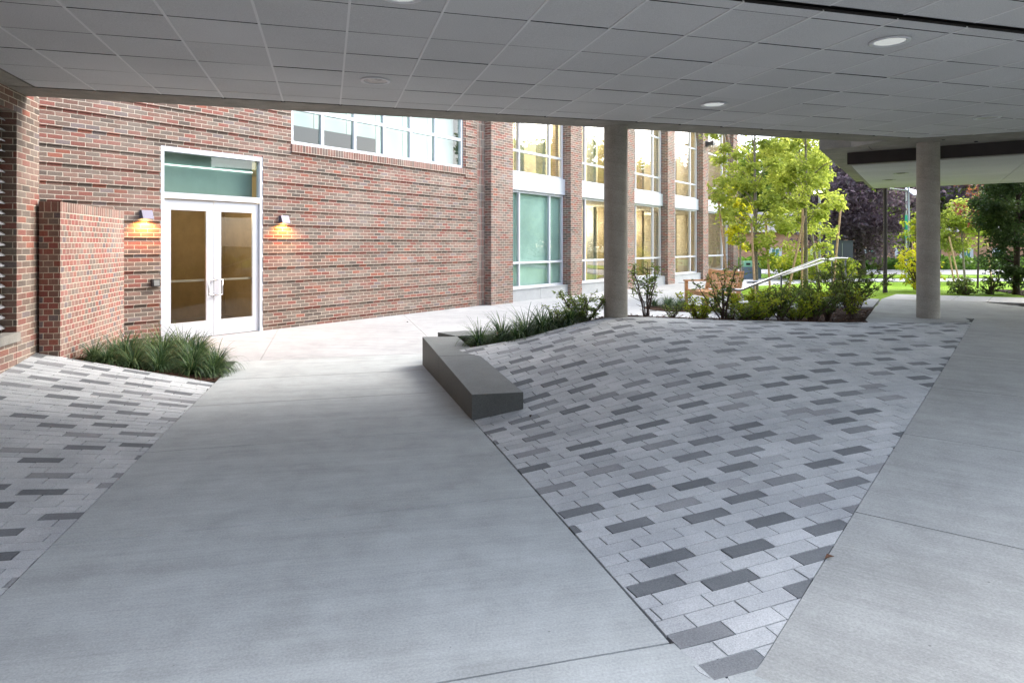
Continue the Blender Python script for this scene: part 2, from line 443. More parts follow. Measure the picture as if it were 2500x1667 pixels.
A_ = np.zeros((n_+3, n_+3)); A_[:n_, :n_] = tps(D_)+np.eye(n_)*1e-3; A_[:n_, n_] = 1; A_[:n_, n_+1:] = C_[:, :2]; A_[n_, :n_] = 1; A_[n_+1:, :n_] = C_[:, :2].T
W_ = np.linalg.solve(A_, np.concatenate([C_[:, 2], [0, 0, 0]]))
def mound_z(x, y):
    r = np.hypot(C_[:, 0]-x, C_[:, 1]-y)
    return float(tps(r)@W_[:n_]+W_[n_]+W_[n_+1]*x+W_[n_+2]*y)
def left_z(x, y):
    t = (L2x(y)-x)*.974
    if t <= 0: return 0.0
    s = e2[0]*x+e2[1]*y
    g = min(.22, max(.01, .083+.045*(s-5.7)))
    return g*t

# ------------------------------------------------------------------ big ground
g = MB(); g.face([(-300, -200, -.06), (500, -200, -.06), (500, 500, -.06), (-300, 500, -.06)])
tag(g.build('ground', plain('far_grass_ground', (.07, .10, .03), .95, nscale=.5, nvar=.3)), 'far green ground under and beyond the campus', 'ground', kind='structure')

def slabs(name, mat, polys, zt, thick=.05, gap=.005, label=None):
    m = MB()
    for p in polys:
        q = inset(p, gap)
        if len(q) >= 3: m.prism(q, (lambda x, y: zt(x, y)-thick) if callable(zt) else zt-thick, zt, bottom=False)
    o = m.build(name, mat); tag(o, label, name.replace('_', ' '), kind='structure'); return o
# concrete path between the two paver fields
cuts = [-6, 1.0, 2.47, 4.15, 5.81, 7.35, 8.7, 10.02]
polys = []
for a, b in zip(cuts[:-1], cuts[1:]):
    q = [ST(-7, a), ST(8, a), ST(8, b), ST(-7, b)]
    if a > 2.3:
        q = clip(q, (L2x(13), 13), (L2x(0), 0))
        if a < 8: q = clip(q, (L1x(0), 0), (L1x(12), 12))
        else: q = clip(q, ST(2.6, 0), ST(2.6, 20))
    elif a < 2.3: q = clip(q, (L2x(13), 13), (L2x(0), 0)) if False else q
    polys.append(q)
# the part in front of the wedge tip and left field is carried by separate near slabs
near = []
q = [ST(-7, 2.47), ST(8, 2.47), ST(8, -6), ST(-7, -6)][::-1]
polys = polys[2:]
nearL = clip([ST(-7, -6), ST(8, -6), ST(8, 2.47), ST(-7, 2.47)], (L2x(13), 13), (L2x(-8), -8))
nA = clip(nearL, (.80, -8), (.80, 8)); nB = clip(nearL, (.80, 8), (.80, -8))
slabs('path', M_PATH, polys+[p for p in (nA, nB) if len(p) > 2], 0.0, label='broom-finished grey concrete path between the two paver fields')
b = MB(); b.face([(-14, -8, -.018), (12, -8, -.018), (12, 12, -.018), (-14, 12, -.018)])
tag(b.build('subbase', M_JOINT), 'dark joint bed under the path and pavers', 'path', kind='structure')

# plaza towards the facade
pl = []
for i in range(-5, 9):
    for j in range(0, 12):
        a, c = i*2.6-.9, 10.02+j*2.6
        q = [ST(a, c), ST(a+2.6, c), ST(a+2.6, c+2.6), ST(a, c+2.6)]
        q = clip(q, W(40, -1.2), W(-20, -1.2)) if False else clip(q, W(-20, -.3), W(40, -.3)) if False else q
        # keep the outer side of the facade
        q2 = clip(q, W(40, -.12), W(-20, -.12))
        if len(q2) > 2 and area(q2) > .05: pl.append(q2)
slabs('plaza', M_PLAZA, pl, 0.0, gap=.003, label='pale sunlit concrete plaza in front of the brick building')

# ramped walkway on the right
def Rv(s, w): return (.9+RD[0]*s+RD[1]*w, 2.53+RD[1]*s-RD[0]*w)
rc = [0, 1.7, 3.35, 5.0, 6.65, 8.3, 9.75]
rp = []
for a, c in zip(rc[:-1], rc[1:]):
    q = [Rv(a, -3), Rv(a, 9), Rv(c, 9), Rv(c, -3)]
    q = clip(q, (.9+.792*12, 14.53), (.9-.792*4, -1.47))
    # left of that line is the mound side: keep the other
    rp.append(q)
def keep_right(q): return clip(q, (.9+.792*12, 14.53), (.9-.792*4, -1.47))
rp = [clip([Rv(a, -3), Rv(a, 9), Rv(c, 9), Rv(c, -3)], (.9+.792*12, 14.53), (.9-.792*4, -1.47)) for a, c in zip(rc[:-1], rc[1:])]
slabs('ramp', M_RAMP, [q for q in rp if len(q) > 2], ramp_z, label='grey concrete ramp rising along the right of the pavers')
pf = [(5.0, 9.55), (6.7, 9.85), (6.75, 9.9), Rv(9.75, 0.2), Rv(9.75, 9), (20, 3.8), (22, 7.3), (9.77, 12.9), (7.6, 13.9), (6.5, 12.1), (5.4, 10.4)]
pp = [[(5.05, 9.57), (6.68, 9.86), Rv(9.75, -.1), (6.9, 12.76), (6.5, 12.1), (5.4, 10.4)],
      [Rv(9.75, -.1), Rv(9.75, 3), (9.2, 11.5), (9.77, 12.9), (7.6, 13.9), (6.9, 12.76)],
      [Rv(9.75, 3), Rv(9.75, 9), (16, 7.5), (16.5, 9.8), (9.77, 12.9), (9.2, 11.5)]]
def ccw(p):
    a = sum(p[i][0]*p[(i+1) % len(p)][1]-p[(i+1) % len(p)][0]*p[i][1] for i in range(len(p)))
    return p if a > 0 else p[::-1]
slabs('landing', M_RAMP, [ccw(p) for p in pp], .502, gap=.003, label='level concrete landing beyond the right column')
sw = [ccw([(5.6, 12.3), (6.48, 12.13), (7.58, 13.93), (6.6, 14.6)])]
slabs('walkway', M_PLAZA, sw, .497, label='pale walkway at the top of the low steps')
slabs('side_landing', M_RAMP, [ccw([(14.0, 4.6), (24, 0), (26, 5), (16.2, 10.0)])], .497, label='concrete landing continuing out of view on the right')
# square light pavers
sq = []
du = Vector((.9065, -.4222)); dv = Vector((.62, .78)).normalized()
for i in range(0, 16):
    for j in range(0, 3):
        a = Vector((7.6, 13.9))+du*i*.6+dv*j*.56
        sq.append([tuple(a), tuple(a+du*.6), tuple(a+du*.6+dv*.56), tuple(a+dv*.56)])
slabs('paver_strip', M_SQUARE, sq, .503, gap=.006, label='strip of square white pavers beyond the landing')

# ------------------------------------------------------------------ paver fields
def tone_pick(near_dark):
    r = random.random()
    if near_dark: return min(1, max(.5, random.gauss(.74, .09)))
    if r < .36: return random.uniform(0, .14)
    if r < .68: return random.uniform(.18, .47)
    return min(1, max(.5, random.gauss(.76, .08)))
def pavers(name, conv, zf, ang, L, Wd, org, label, extra=None):
    u = (math.cos(ang), math.sin(ang)); v = (-u[1], u[0])
    m = MB(); xs = [((p[0]-org[0])*u[0]+(p[1]-org[1])*u[1], (p[0]-org[0])*v[0]+(p[1]-org[1])*v[1]) for p in conv]
    i0, i1 = int(min(x for x, _ in xs)/L)-2, int(max(x for x, _ in xs)/L)+2
    j0, j1 = int(min(y for _, y in xs)/Wd)-1, int(max(y for _, y in xs)/Wd)+1
    tones = {}
    for j in range(j0, j1+1):
        off = (.5 if j % 2 else 0)*L+random.uniform(-.045, .045)
        for i in range(i0, i1+1):
            a, c = i*L+off, j*Wd
            q = [(org[0]+u[0]*x+v[0]*y, org[1]+u[1]*x+v[1]*y) for x, y in ((a, c), (a+L, c), (a+L, c+Wd), (a, c+Wd))]
            sh = -1 if j % 2 == 0 else 0
            t = tone_pick(any(tones.get(q_, 1) < .46 for q_ in ((i-1, j), (i-2, j) if random.random() < .6 else (i-1, j), (i+sh, j-1), (i+sh+1, j-1), (i, j-2) if random.random() < .75 else (i-1, j)))); tones[(i, j)] = t
            # cutting along the steeper rows keeps the long joints hairline
            q = [(org[0]+u[0]*x+v[0]*y, org[1]+u[1]*x+v[1]*y) for x, y in ((a+.0042, c+.0027), (a+L-.0042, c+.0027), (a+L-.0042, c+Wd-.0027), (a+.0042, c+Wd-.0027))] if t > .45 else \
                [(org[0]+u[0]*x+v[0]*y, org[1]+u[1]*x+v[1]*y) for x, y in ((a+.0040, c+.0034), (a+L-.0040, c+.0034), (a+L-.0040, c+Wd-.0034), (a+.0040, c+Wd-.0034))]
            q = clipconv(q, conv)
            if len(q) < 3 or area(q) < .0006: continue
            dz = random.uniform(-.0015, .0015)
            m.prism(q, lambda x, y: zf(x, y)-.014, lambda x, y: zf(x, y)+dz, tone=t, bottom=False)
    o = m.build(name, M_PAVER, tone=True); tag(o, label, 'paving', kind='structure')
    # bed under the joints
    g = MB(); N = 26; x0 = min(p[0] for p in conv); x1 = max(p[0] for p in conv); y0 = min(p[1] for p in conv); y1 = max(p[1] for p in conv)
    for i in range(N):
        for j in range(N):
            c = [(x0+(x1-x0)*a/N, y0+(y1-y0)*b/N) for a, b in ((i, j), (i+1, j), (i+1, j+1), (i, j+1))]
            c = clipconv(c, conv)
            if len(c) > 2: g.face([(x, y, zf(x, y)-.0125) for x, y in c])
    tag(g.build(name+'_bed', M_JOINT), 'dark sand in the joints of the '+name.replace('_', ' '), 'paving', kind='structure')
wedge = [(.74, 2.47), (.86, 2.45), (.915, 2.535), (6.7, 9.85), (1.3, 8.9), (-.507, 8.28), (-.84, 8.17), (L1x(8.0), 8.0)]
# exact left edge
wedge = [(L1x(2.55)+.008, 2.55), (.77, 2.475), (.862, 2.482), (6.7, 9.853), (1.3, 8.9), (-.507, 8.28), (-.90, 8.145)]
wedge[-1] = (L1x(8.08)+.008, 8.08)
pavers('paved_mound', wedge, mound_z, R(20.5), .268, .1025, (.75, 2.5), 'warped field of grey pavers rising to the two columns')
lf = ccw([(L2x(1.2), 1.2), (L2x(7.9)-.003, 7.9), (-5.12, 7.60), (-6.4, 7.35), (-5.0, 1.2)])
pavers('left_paving', lf, left_z, R(11.5), .268, .1025, (-3.45, 7.88), 'sloping field of grey pavers beside the brick abutment')

# ------------------------------------------------------------------ planting beds
def bed(name, poly, zf, n, label):
    m = MB(); poly = ccw(poly); N = n
    x0 = min(p[0] for p in poly); x1 = max(p[0] for p in poly); y0 = min(p[1] for p in poly); y1 = max(p[1] for p in poly)
    for i in range(N):
        for j in range(N):
            c = [(x0+(x1-x0)*a/N, y0+(y1-y0)*b/N) for a, b in ((i, j), (i+1, j), (i+1, j+1), (i, j+1))]
            c = clipconv(c, poly)
            if len(c) > 2: m.face([(x, y, zf(x, y)+.012*math.sin(9*x)*math.cos(8*y)) for x, y in c])
    o = m.build(name, M_MULCH); tag(o, label, 'planting bed', kind='structure')
    # loose chips
    c = MB(); k = 0
    while k < 2200:
        x, y = random.uniform(x0, x1), random.uniform(y0, y1); k += 1
        if len(clipconv([(x, y), (x+.001, y), (x, y+.001)], poly)) < 3: continue
        z = zf(x, y)+.012*math.sin(9*x)*math.cos(8*y)+.008
        a = random.uniform(0, 6.28); l = random.uniform(.01, .035); w = random.uniform(.004, .009); ti = random.uniform(-.5, .5)
        dx, dy = math.cos(a)*l, math.sin(a)*l
        c.face([(x-dx-dy*.25, y-dy+dx*.25, z-l*ti), (x+dx-dy*.25, y+dy+dx*.25, z+l*ti), (x+dx+dy*.25, y+dy-dx*.25, z+l*ti), (x-dx+dy*.25, y-dy-dx*.25, z-l*ti+.006)], tone=random.random())
    o2 = c.build('mulch_chips', M_CHIP, tone=True, uv=False); tag(o2, 'loose bark chips scattered on the '+label, 'mulch', kind='stuff')
lbed = [(-5.08, 7.62), (-3.455, 7.89), (-3.665, 8.66), (-4.0, 9.2), (-5.55, 11.25), (-6.3, 11.0), (-5.9, 9.7)]
def lbed_z(x, y):
    t = max(0, L2x(y)-x)
    return .012+.20*t*max(0, 1-max(0, y-7.7)/2.2)*.9
bed('left_bed', [(-5.08, 7.63), (-3.46, 7.90), (-3.67, 8.66), (-4.02, 9.2), (-5.55, 11.3), (-6.2, 11.2), (-5.9, 9.5)], lbed_z, 20, 'dark mulch bed between the low brick wall and the doors')
def mid_z(x, y):
    # falls away behind the mound edge
    t = (y-8.28)-(x+.507)*.343
    return max(.02, mound_z(x, y-max(0, t))-.03-.30*max(0, t-.25)) if t > 0 else mound_z(x, y)-.03
bed('column_bed', [(-.507, 8.29), (1.35, 8.93), (1.2, 9.9), (-.3, 9.35), (-.72, 9.0)], mid_z, 16, 'narrow mulch bed along the back edge of the mound')
def rear_z(x, y):
    t = y-(8.9+.176*(x-1.3))
    base = mound_z(x, 8.9+.176*(x-1.3))-.015
    k = min(1, max(0, (x-4.3)/1.2))
    return max(.02, base-.28*max(0, t-.35)*(1-k)) if t > 0 else base
bed('rear_bed', [(1.32, 8.91), (5.06, 9.575), (6.49, 12.12), (5.6, 12.28), (3.6, 11.3), (1.25, 10.3)], rear_z, 24, 'brown mulch bed with shrubs behind the mound')

# ------------------------------------------------------------------ lawn, far paths, steps
def sm(t): t = min(1, max(0, t)); return t*t*(3-2*t)
def lawn_z(x, y): return .03+.455*(1-sm((y-15.5)/11))*sm((x-6.2)/3.2)
lawnp = ccw([(7.5, 14.0), (6.3, 15.2), (6.3, 18.0), (7.6, 22.5), (9.6, 26.2), (13.2, 28.6), (22, 29.2), (45, 27.5), (45, 2), (18, 8.5), (17.5, 9.3), (8.6, 15.25)])
lc = ccw([(6.9, 14.5), (6.3, 18.0), (7.6, 22.5), (9.6, 26.2), (13.2, 28.6), (22, 29.2), (45, 27.5), (45, -2.0)])
m = MB()
for i in range(80):
    for j in range(60):
        x0, y0 = 6+i*.5, -2+j*.55
        c = clipconv([(x0, y0), (x0+.5, y0), (x0+.5, y0+.55), (x0, y0+.55)], lc)
        if len(c) > 2: m.face([(x, y, lawn_z(x, y)) for x, y in c])
tag(m.build('lawn', M_LAWN, smooth=True), 'bright green mown lawn beyond the landing', 'lawn', kind='structure')
m = MB(); m.prism([(9.0, 27.2), (13.2, 29.2), (24, 30.0), (60, 28.5), (60, 30.6), (24, 32.2), (12, 31.8), (7, 28.6)], -.05, .02, bottom=False)
tag(m.build('far_path', M_PLAZA), 'pale footpath curving past the far side of the lawn', 'path', kind='structure')
m = MB(); m.prism([(12, 32.6), (24, 33.1), (70, 31.5), (70, 37), (24, 39), (10, 38.5)], -.05, .012, bottom=False)
tag(m.build('verge', M_LAWN), 'strip of grass between the footpath and the road', 'lawn', kind='structure')
m = MB(); m.prism([(14, 36.8), (24, 36.2), (90, 33), (90, 39), (24, 43), (12, 44)], -.05, .03, bottom=False)
tag(m.build('road', plain('pale_road', (.30, .29, .28), .9, nscale=3, nvar=.1)), 'grey road passing in front of the far brick building', 'road', kind='structure')
m = MB()
sd = Vector((.88, .475)); sn = Vector((-.475, .88)); s0 = Vector((3.95, 11.45))
for k in range(4):
    a = s0+sd*(.45*k); b_ = s0+sd*2.1
    m.prism([tuple(a), tuple(b_), tuple(b_+sn*1.6), tuple(a+sn*1.6)], -.05 if k == 0 else .12*k-.004, .12*(k+1), bottom=False)
tag(m.build('steps', M_PLAZA), 'low pale concrete steps beside the stainless handrails', 'steps', kind='structure')

# ------------------------------------------------------------------ brick building (facade with door, piers and tall windows)
bld = thing('campus_building', 'long red-brown brick building with white glazed doors and tall windows between piers', 'building', (*W(12), 0))
TZ = 9.2
dh = (-1.9, 0.0, -.05, 3.25); wh = (.64, 5.83, 3.58, 5.7)
def wall_cells(mb, t0, t1, z0, z1, o, holes, m=0):
    ts = sorted({t0, t1, *[h[0] for h in holes], *[h[1] for h in holes]}); zs = sorted({z0, z1, *[h[2] for h in holes if h[2] > z0], *[h[3] for h in holes]})
    for a, b in zip(ts[:-1], ts[1:]):
        for c, d in zip(zs[:-1], zs[1:]):
            if any(h[0]-1e-6 <= a and b <= h[1]+1e-6 and h[2]-1e-6 <= c and d <= h[3]+1e-6 for h in holes): continue
            p, q = W(a, o), W(b, o)
            mb.face([(*p, c), (*q, c), (*q, d), (*p, d)], m)
m = MB()
wall_cells(m, -9, 6.38, -.05, TZ, 0, [dh, wh])
for h, dep in ((dh, -.16), (wh, -.16)):          # reveals
    a, b_ = W(h[0], 0), W(h[0], dep); c, d = W(h[1], 0), W(h[1], dep)
    m.face([(*b_, h[2]), (*a, h[2]), (*a, h[3]), (*b_, h[3])]); m.face([(*c, h[2]), (*d, h[2]), (*d, h[3]), (*c, h[3])])
    m.face([(*a, h[3]), (*c, h[3]), (*d, h[3]), (*b_, h[3])])
# corbelled bands: three courses proud of the fourth
P4 = .2708; k = 0
while .1+P4*k < TZ-.3:
    z0 = .1+P4*k; z1 = z0+P4*.75
    segs = [(-9, 6.30)]
    for h in (dh, (wh[0]-.02, wh[1]+.06, 3.40, wh[3])):
        ns = []
        for a, b_ in segs:
            if z1 > h[2] and z0 < h[3]:
                if h[0] > a: ns.append((a, h[0]))
                if h[1] < b_: ns.append((h[1], b_))
            else: ns.append((a, b_))
        segs = ns
    for a, b_ in segs:
        p = [W(a, 0), W(b_, 0)]; o = .025+.003*math.sin(k*2.1)
        pa, pb = W(a, o), W(b_, o)
        m.face([(*pa, z0), (*pb, z0), (*pb, z1), (*pa, z1)]); m.face([(*p[0], z0), (*p[1], z0), (*pb, z0), (*pa, z0)])
        m.face([(*pa, z1), (*pb, z1), (*p[1], z1), (*p[0], z1)])
        m.face([(*p[0], z0), (*pa, z0), (*pa, z1), (*p[0], z1)]); m.face([(*pb, z0), (*p[1], z0), (*p[1], z1), (*pb, z1)])
    k += 1
m.build('wall', M_BRICK, bld, vo=-.1+.0677*148)
m = MB(); wbox(m, 6.38, 6.74, -.2, -.02, -.05, TZ); m.build('soldier_panel', M_STACK, bld)
m = MB(); wbox(m, wh[0]-.02, wh[1]+.03, -.02, .05, 3.42, 3.575); m.build('window_sill', M_ROWLOCK, bld, vo=.18)
# cavity behind (roof and rear so no light leaks)
m = MB(); wbox(m, -9, 27.3, -6.4, -6.1, -.05, TZ); wbox(m, -9, 27.3, -6.1, .15, TZ, TZ+.3); wbox(m, -9.3, -9, -6.4, 0, -.05, TZ+.3); wbox(m, 27.3, 27.6, -6.4, .1, -.05, TZ+.3)
m.build('rear_wall', M_BRICK, bld)
piers = [(6.74, 7.72), (10.83, 11.52), (14.67, 15.36), (18.41, 19.12), (22.37, 23.04), (26.6, 27.3)]
for i, (a, b_) in enumerate(piers):
    m = MB(); wbox(m, a, b_, -.16, .2, -.2, TZ); m.build('pier', M_BRICK, bld)
bays = [(piers[i][1], piers[i+1][0]) for i in range(5)]
WP = -.12  # window plane
for bi, (a, b_) in enumerate(bays):
    m = MB(); mid = (a+b_)/2
    wbox(m, a, mid-.004, -.3, .08, -.2, .335); wbox(m, mid+.004, b_, -.3, .08, -.2, .335); wbox(m, a, b_, -.12, .1, .335, .352)
    m.build('stone_base', M_STONE, bld, bevel=.004)
    ts = [a, a+.70, b_-.79, b_-.06]; tw = .06
    # lower and upper windows
    for zlo, zhi, rails in ((.352, 3.19, [1.06]), (3.68, 7.6, [4.30, 5.92])):
        f = MB()
        for t in ts: wbox(f, t, t+tw, WP-.07, WP+.02, zlo, zhi)
        for z in [zlo, *rails, zhi-.07]:
            for t0, t1 in zip(ts[:-1], ts[1:]): wbox(f, t0+tw, t1, WP-.07, WP+.015, z, z+.065)
        fo = f.build('window', M_WHITE, bld)
        g = MB()
        zz = [zlo, *rails, zhi-.07]
        for t0, t1 in zip(ts[:-1], ts[1:]):
            for z0, z1 in zip(zz[:-1], zz[1:]):
                p, q = W(t0+tw, WP-.03), W(t1, WP-.03)
                g.face([(*p, z0+.065), (*q, z0+.065), (*q, z1), (*p, z1)])
        g.build('pane', M_GLASSU if (bi == 0 and zlo < 1) else M_GLASS, fo)
    m = MB(); wbox(m, a, b_, -.2, -.02, 3.19, 3.68); m.build('spandrel_panel', M_WHITE, bld)
    # arched brick head
    m = MB(); r = (b_-a)/2; zc = 5.95; n = 20; o = .03
    pts = [(mid-r*math.cos(math.pi*i/n), zc+r*math.sin(math.pi*i/n)) for i in range(n+1)]
    for (t0, z0), (t1, z1) in zip(pts[:-1], pts[1:]):
        m.face([(*W(t0, o), z0), (*W(t1, o), z1), (*W(t1, o), TZ), (*W(t0, o), TZ)])
        m.face([(*W(t0, o), z0), (*W(t0, WP+.03), z0), (*W(t1, WP+.03), z1), (*W(t1, o), z1)])
    m.build('arched_head', M_BRICK, bld)
    # white arched frame rim
    m = MB()
    for (t0, z0), (t1, z1) in zip(pts[:-1], pts[1:]):
        u0, v0 = mid+(t0-mid)*.955, zc+(z0-zc)*.955; u1, v1 = mid+(t1-mid)*.955, zc+(z1-zc)*.955
        m.face([(*W(t0, WP+.028), z0), (*W(t1, WP+.028), z1), (*W(u1, WP+.028), v1), (*W(u0, WP+.028), v0)])
    m.build('arched_frame', M_WHITE, bld)
# interior rooms
m = MB()
wbox(m, 6.9, 27.2, -4.6, -4.5, 0, 8); wbox(m, 6.8, 6.9, -4.6, -.2, 0, 8); wbox(m, 27.2, 27.29, -4.6, -.2, 0, 8)
for (a, b_) in piers[1:5]: wbox(m, a+.1, b_-.1, -4.5, -3.4, 0, 3.2)
m.build('interior_wall', M_CREAM, bld)
for bi, (a, b_) in enumerate(bays):
    for t in (a+.5, a+1.9, a+2.8):
        m = MB(); wbox(m, t, t+.22, -2.9, -2.6, 0, 8); m.build('interior_pilaster', M_OAK if t > a+2.5 else M_STONE, bld)
m = MB(); wbox(m, 6.9, 27.2, -4.5, -.2, -.05, .05); m.build('interior_floor', M_IFLOOR, bld)
m = MB(); wbox(m, 6.9, 27.2, -4.5, -.25, 3.2, 3.6); wbox(m, 6.9, 27.2, -4.5, -.25, 7.9, 8.1); m.build('interior_ceiling', M_CREAM, bld)
# film behind the first bay
m = MB(); a, b_ = bays[0]; wbox(m, a, b_, -.235, -.225, .1, 3.185); m.build('window_screen', M_TEALW, bld)
def light(kind, name, loc, energy, color, size=.1, rot=None, **k):
    d = bpy.data.lights.new(name, kind); d.energy = energy; d.color = color
    if kind == 'AREA': d.size = size
    else: d.shadow_soft_size = size
    for a, v in k.items(): setattr(d, a, v)
    o = bpy.data.objects.new(name, d); col.objects.link(o); o.location = loc
    if rot: o.rotation_euler = rot
    return o
for bi, (a, b_) in enumerate(bays):
    for z, e in ((2.5, 150), (6.6, 190)):
        t = (a+b_)/2
        if bi == 0 and z < 3: continue
        x, y = W(t, -3.2)
        light('POINT', 'room_lamp', (x, y, z), e*.25, (1, .88, .66), .18)
# sconces on the inside wall
for bi in (1, 2, 3, 4):
    a, b_ = bays[bi]; t = a+1.3
    m = MB(); wbox(m, t-.06, t+.06, -4.48, -4.38, 1.75, 2.0); s_ = m.build('interior_sconce', M_GLOWW, bld)

# ---- upper window of the wall
f = MB(); tm = [wh[0], 1.38, 2.235, 3.085, 3.93, 4.78, wh[1]-.06]
for t in tm: wbox(f, t, t+.065, -.12, -.03, wh[2], wh[3])
for z in (wh[2], 4.27, 4.97, wh[3]-.07):
    for t0, t1 in zip(tm[:-1], tm[1:]): wbox(f, t0+.065, t1, -.12, -.035, z, z+.07)
fo = f.build('window', M_WHITE, bld)
g = MB(); zz = [wh[2], 4.27, 4.97, wh[3]-.07]
for t0, t1 in zip(tm[:-1], tm[1:]):
    for z0, z1 in zip(zz[:-1], zz[1:]):
        p, q = W(t0+.065, -.08), W(t1, -.08); g.face([(*p, z0+.07), (*q, z0+.07), (*q, z1), (*p, z1)])
g.build('pane', M_GLASSU, fo)
m = MB()
wbox(m, .5, 6, -3.2, -3.1, 3.2, 6); wbox(m, .4, .5, -3.2, -.2, 3.2, 6); wbox(m, 6, 6.1, -3.2, -.2, 3.2, 6); wbox(m, .4, 6.1, -3.2, -.2, 3.1, 3.2); wbox(m, .4, 6.1, -3.2, -.2, 6, 6.1)
m.build('upper_room', plain('grey_green_room', (.40, .42, .36), .8), bld)
for i, (t0, t1) in enumerate(zip(tm[:-1], tm[1:])):
    m = MB(); wbox(m, t0+.04, t1+.02, -.33, -.315, 4.02 if i < 3 else 3.6, 5.7); m.build('blind_sky_sheet', M_SHADE, bld)  # left three are blinds; right three stand in for the white sky reflection

# ---- doors
f = MB(); fo_ = (-.10, .012)
wbox(f, -1.9, -1.84, *fo_, 0, 3.25); wbox(f, -.06, 0, *fo_, 0, 3.25); wbox(f, -1.84, -.06, *fo_, 3.17, 3.25); wbox(f, -1.84, -.06, *fo_, 2.39, 2.49)
df = f.build('door_frame', M_WHITE, bld, bevel=.004)
g = MB(); p, q = W(-1.84, -.06), W(-.06, -.06); g.face([(*p, 2.49), (*q, 2.49), (*q, 3.17), (*p, 3.17)]); g.build('transom_pane', M_GLASSU, df)
for (a, b_, gl0, gl1, hx) in ((-1.835, -.952, -1.71, -1.085, -1.0), (-.942, -.065, -.81, -.185, -.895)):
    d = MB(); oo = (-.075, -.03)
    wbox(d, a, gl0, *oo, .012, 2.375); wbox(d, gl1, b_, *oo, .012, 2.375); wbox(d, gl0, gl1, *oo, .012, .285); wbox(d, gl0, gl1, *oo, 2.20, 2.375)
    dd = d.build('door', M_WHITE, bld, bevel=.003)
    g = MB(); p, q = W(gl0, -.052), W(gl1, -.052); g.face([(*p, .285), (*q, .285), (*q, 2.2), (*p, 2.2)]); g.build('pane', M_GLASSD, dd)
    h = MB(); s_ = 1 if hx < -.95 else -1
    hx0 = hx-.0; out = .055; w_ = .0
    xin = hx0+s_*(.035); xo = hx0-s_*.075
    h.tube([(*W(xin, -.03), .99), (*W(xin, .03), .99), (*W(xo, .03), .99), (*W(xo, .03), .99)], .012, 8)
    h.tube([(*W(xo, .03), 1.0), (*W(xo, .03), .72)], .012, 8)
    h.tube([(*W(xin, -.03), .73), (*W(xin, .03), .73), (*W(xo, .03), .73), (*W(xo, .03), .73)], .012, 8)
    h.build('pull_handle', M_STEEL, dd, smooth=True)
    h = MB(); wbox(h, gl0-.03, gl1+.03, -.13, -.09, .975, 1.01); h.build('panic_bar', M_STEEL, dd)
m = MB()   # vestibule
wbox(m, -3.4, 1.2, -3.2, -3.1, 0, 3.3); wbox(m, -3.5, -3.4, -3.2, -.2, 0, 3.3); wbox(m, 1.1, 1.2, -3.1, -.2, 0, 3.3); wbox(m, -2.45, -1.95, -2.2, -2.1, 0, 3.3); wbox(m, -1.0, -.92, -2.6, -1.9, 0, 3.3)
m.build('vestibule_wall', M_OAK, bld)
m = MB(); wbox(m, -3.4, 1.2, -3.1, -.1, -.03, .008); m.build('vestibule_floor', M_IFLOOR, bld)
m = MB(); wbox(m, -3.4, 1.2, -3.1, -.13, 3.25, 3.35); m.build('vestibule_ceiling', plain('grey_ceiling', (.35, .4, .38), .8), bld)
m = MB(); wbox(m, -1.84, -.06, -.26, -.245, 2.45, 3.2); m.build('transom_reflection', plain('grey_green_reflection', (.24, .31, .29), .8, nscale=1.5, nvar=.1), bld)  # sheet coloured as the bridge beam's reflection in the transom glass
m = MB(); wbox(m, -1.84, -.06, -.24, -.22, 2.965, 2.985); m.build('transom_white_line', emit('white_strip', (.85, 1, .95), .6), bld)  # glowing strip painted in as the white line of that reflection
light('POINT', 'vestibule_lamp', (*W(-1.2, -1.6), 2.4), 30, (1, .80, .52), .25)

# wall lamps
for i, t in enumerate((-2.16, .42)):
    x, y = W(t, .022)
    L = thing('wall_lamp', ('lit wedge shaped wall lamp left of the white doors, beside the low wall', 'lit wedge shaped wall lamp right of the white doors')[i], 'wall lamp', (x, y, 2.03), 'lamps either side of the doors')
    m = MB(); z0, z1 = 2.03, 2.17
    def pt(tt, o, z): return (*W(t+tt, .024+o), z)
    a = [pt(-.085, 0, z0), pt(.085, 0, z0), pt(.085, .13, z0), pt(-.085, .13, z0)]; b_ = [pt(-.085, 0, z1), pt(.085, 0, z1), pt(.085, .075, z1), pt(-.085, .075, z1)]
    for q in ((3, 2, 1, 0),): pass
    m.face(b_[::-1]);
    for i0 in range(4):
        j0 = (i0+1) % 4; m.face([a[i0], a[j0], b_[j0], b_[i0]])
    m.build('housing', M_LAMPBOX, L)
    m = MB(); wbox(m, t-.06, t+.06, .04, .14, z0+.012, z0+.02); m.build('lens', M_GLOW, L)
    sp = light('SPOT', 'wall_lamp_light', (*W(t, .10), z0-.005), 13, (1, .35, .07), .03, rot=(0, 0, 0), spot_size=R(155), spot_blend=.55)
    sp.parent = L; sp.matrix_parent_inverse = Matrix.Translation(-L.location)
# door button
t = -2.0; x, y = W(t, .03)
L = thing('door_button', 'small metal door opener box fixed to the brick left of the doors', 'door button', (x, y, .93))
m = MB(); wbox(m, t-.065, t+.06, .022, .08, .93, 1.05); m.build('housing', M_BRONZE, L, bevel=.004)
m = MB(); wbox(m, t-.045, t+.045, .081, .09, .945, 1.035); m.build('push_plate', M_GREY, L, bevel=.003)
# small lamp on far pier
t = 23.0; x, y = W(t, .2)
L = thing('pier_lamp', 'small dark unlit lamp high on a far brick pier', 'wall lamp', (x, y, 6.0))
m = MB(); wbox(m, t-.35, t-.1, .2, .26, 6.1, 6.35); m.build('mounting_plate', M_BRONZE, L)
m = MB(); wbox(m, t-.33, t-.08, .26, .55, 6.15, 6.32); m.build('housing', M_BRONZE, L)

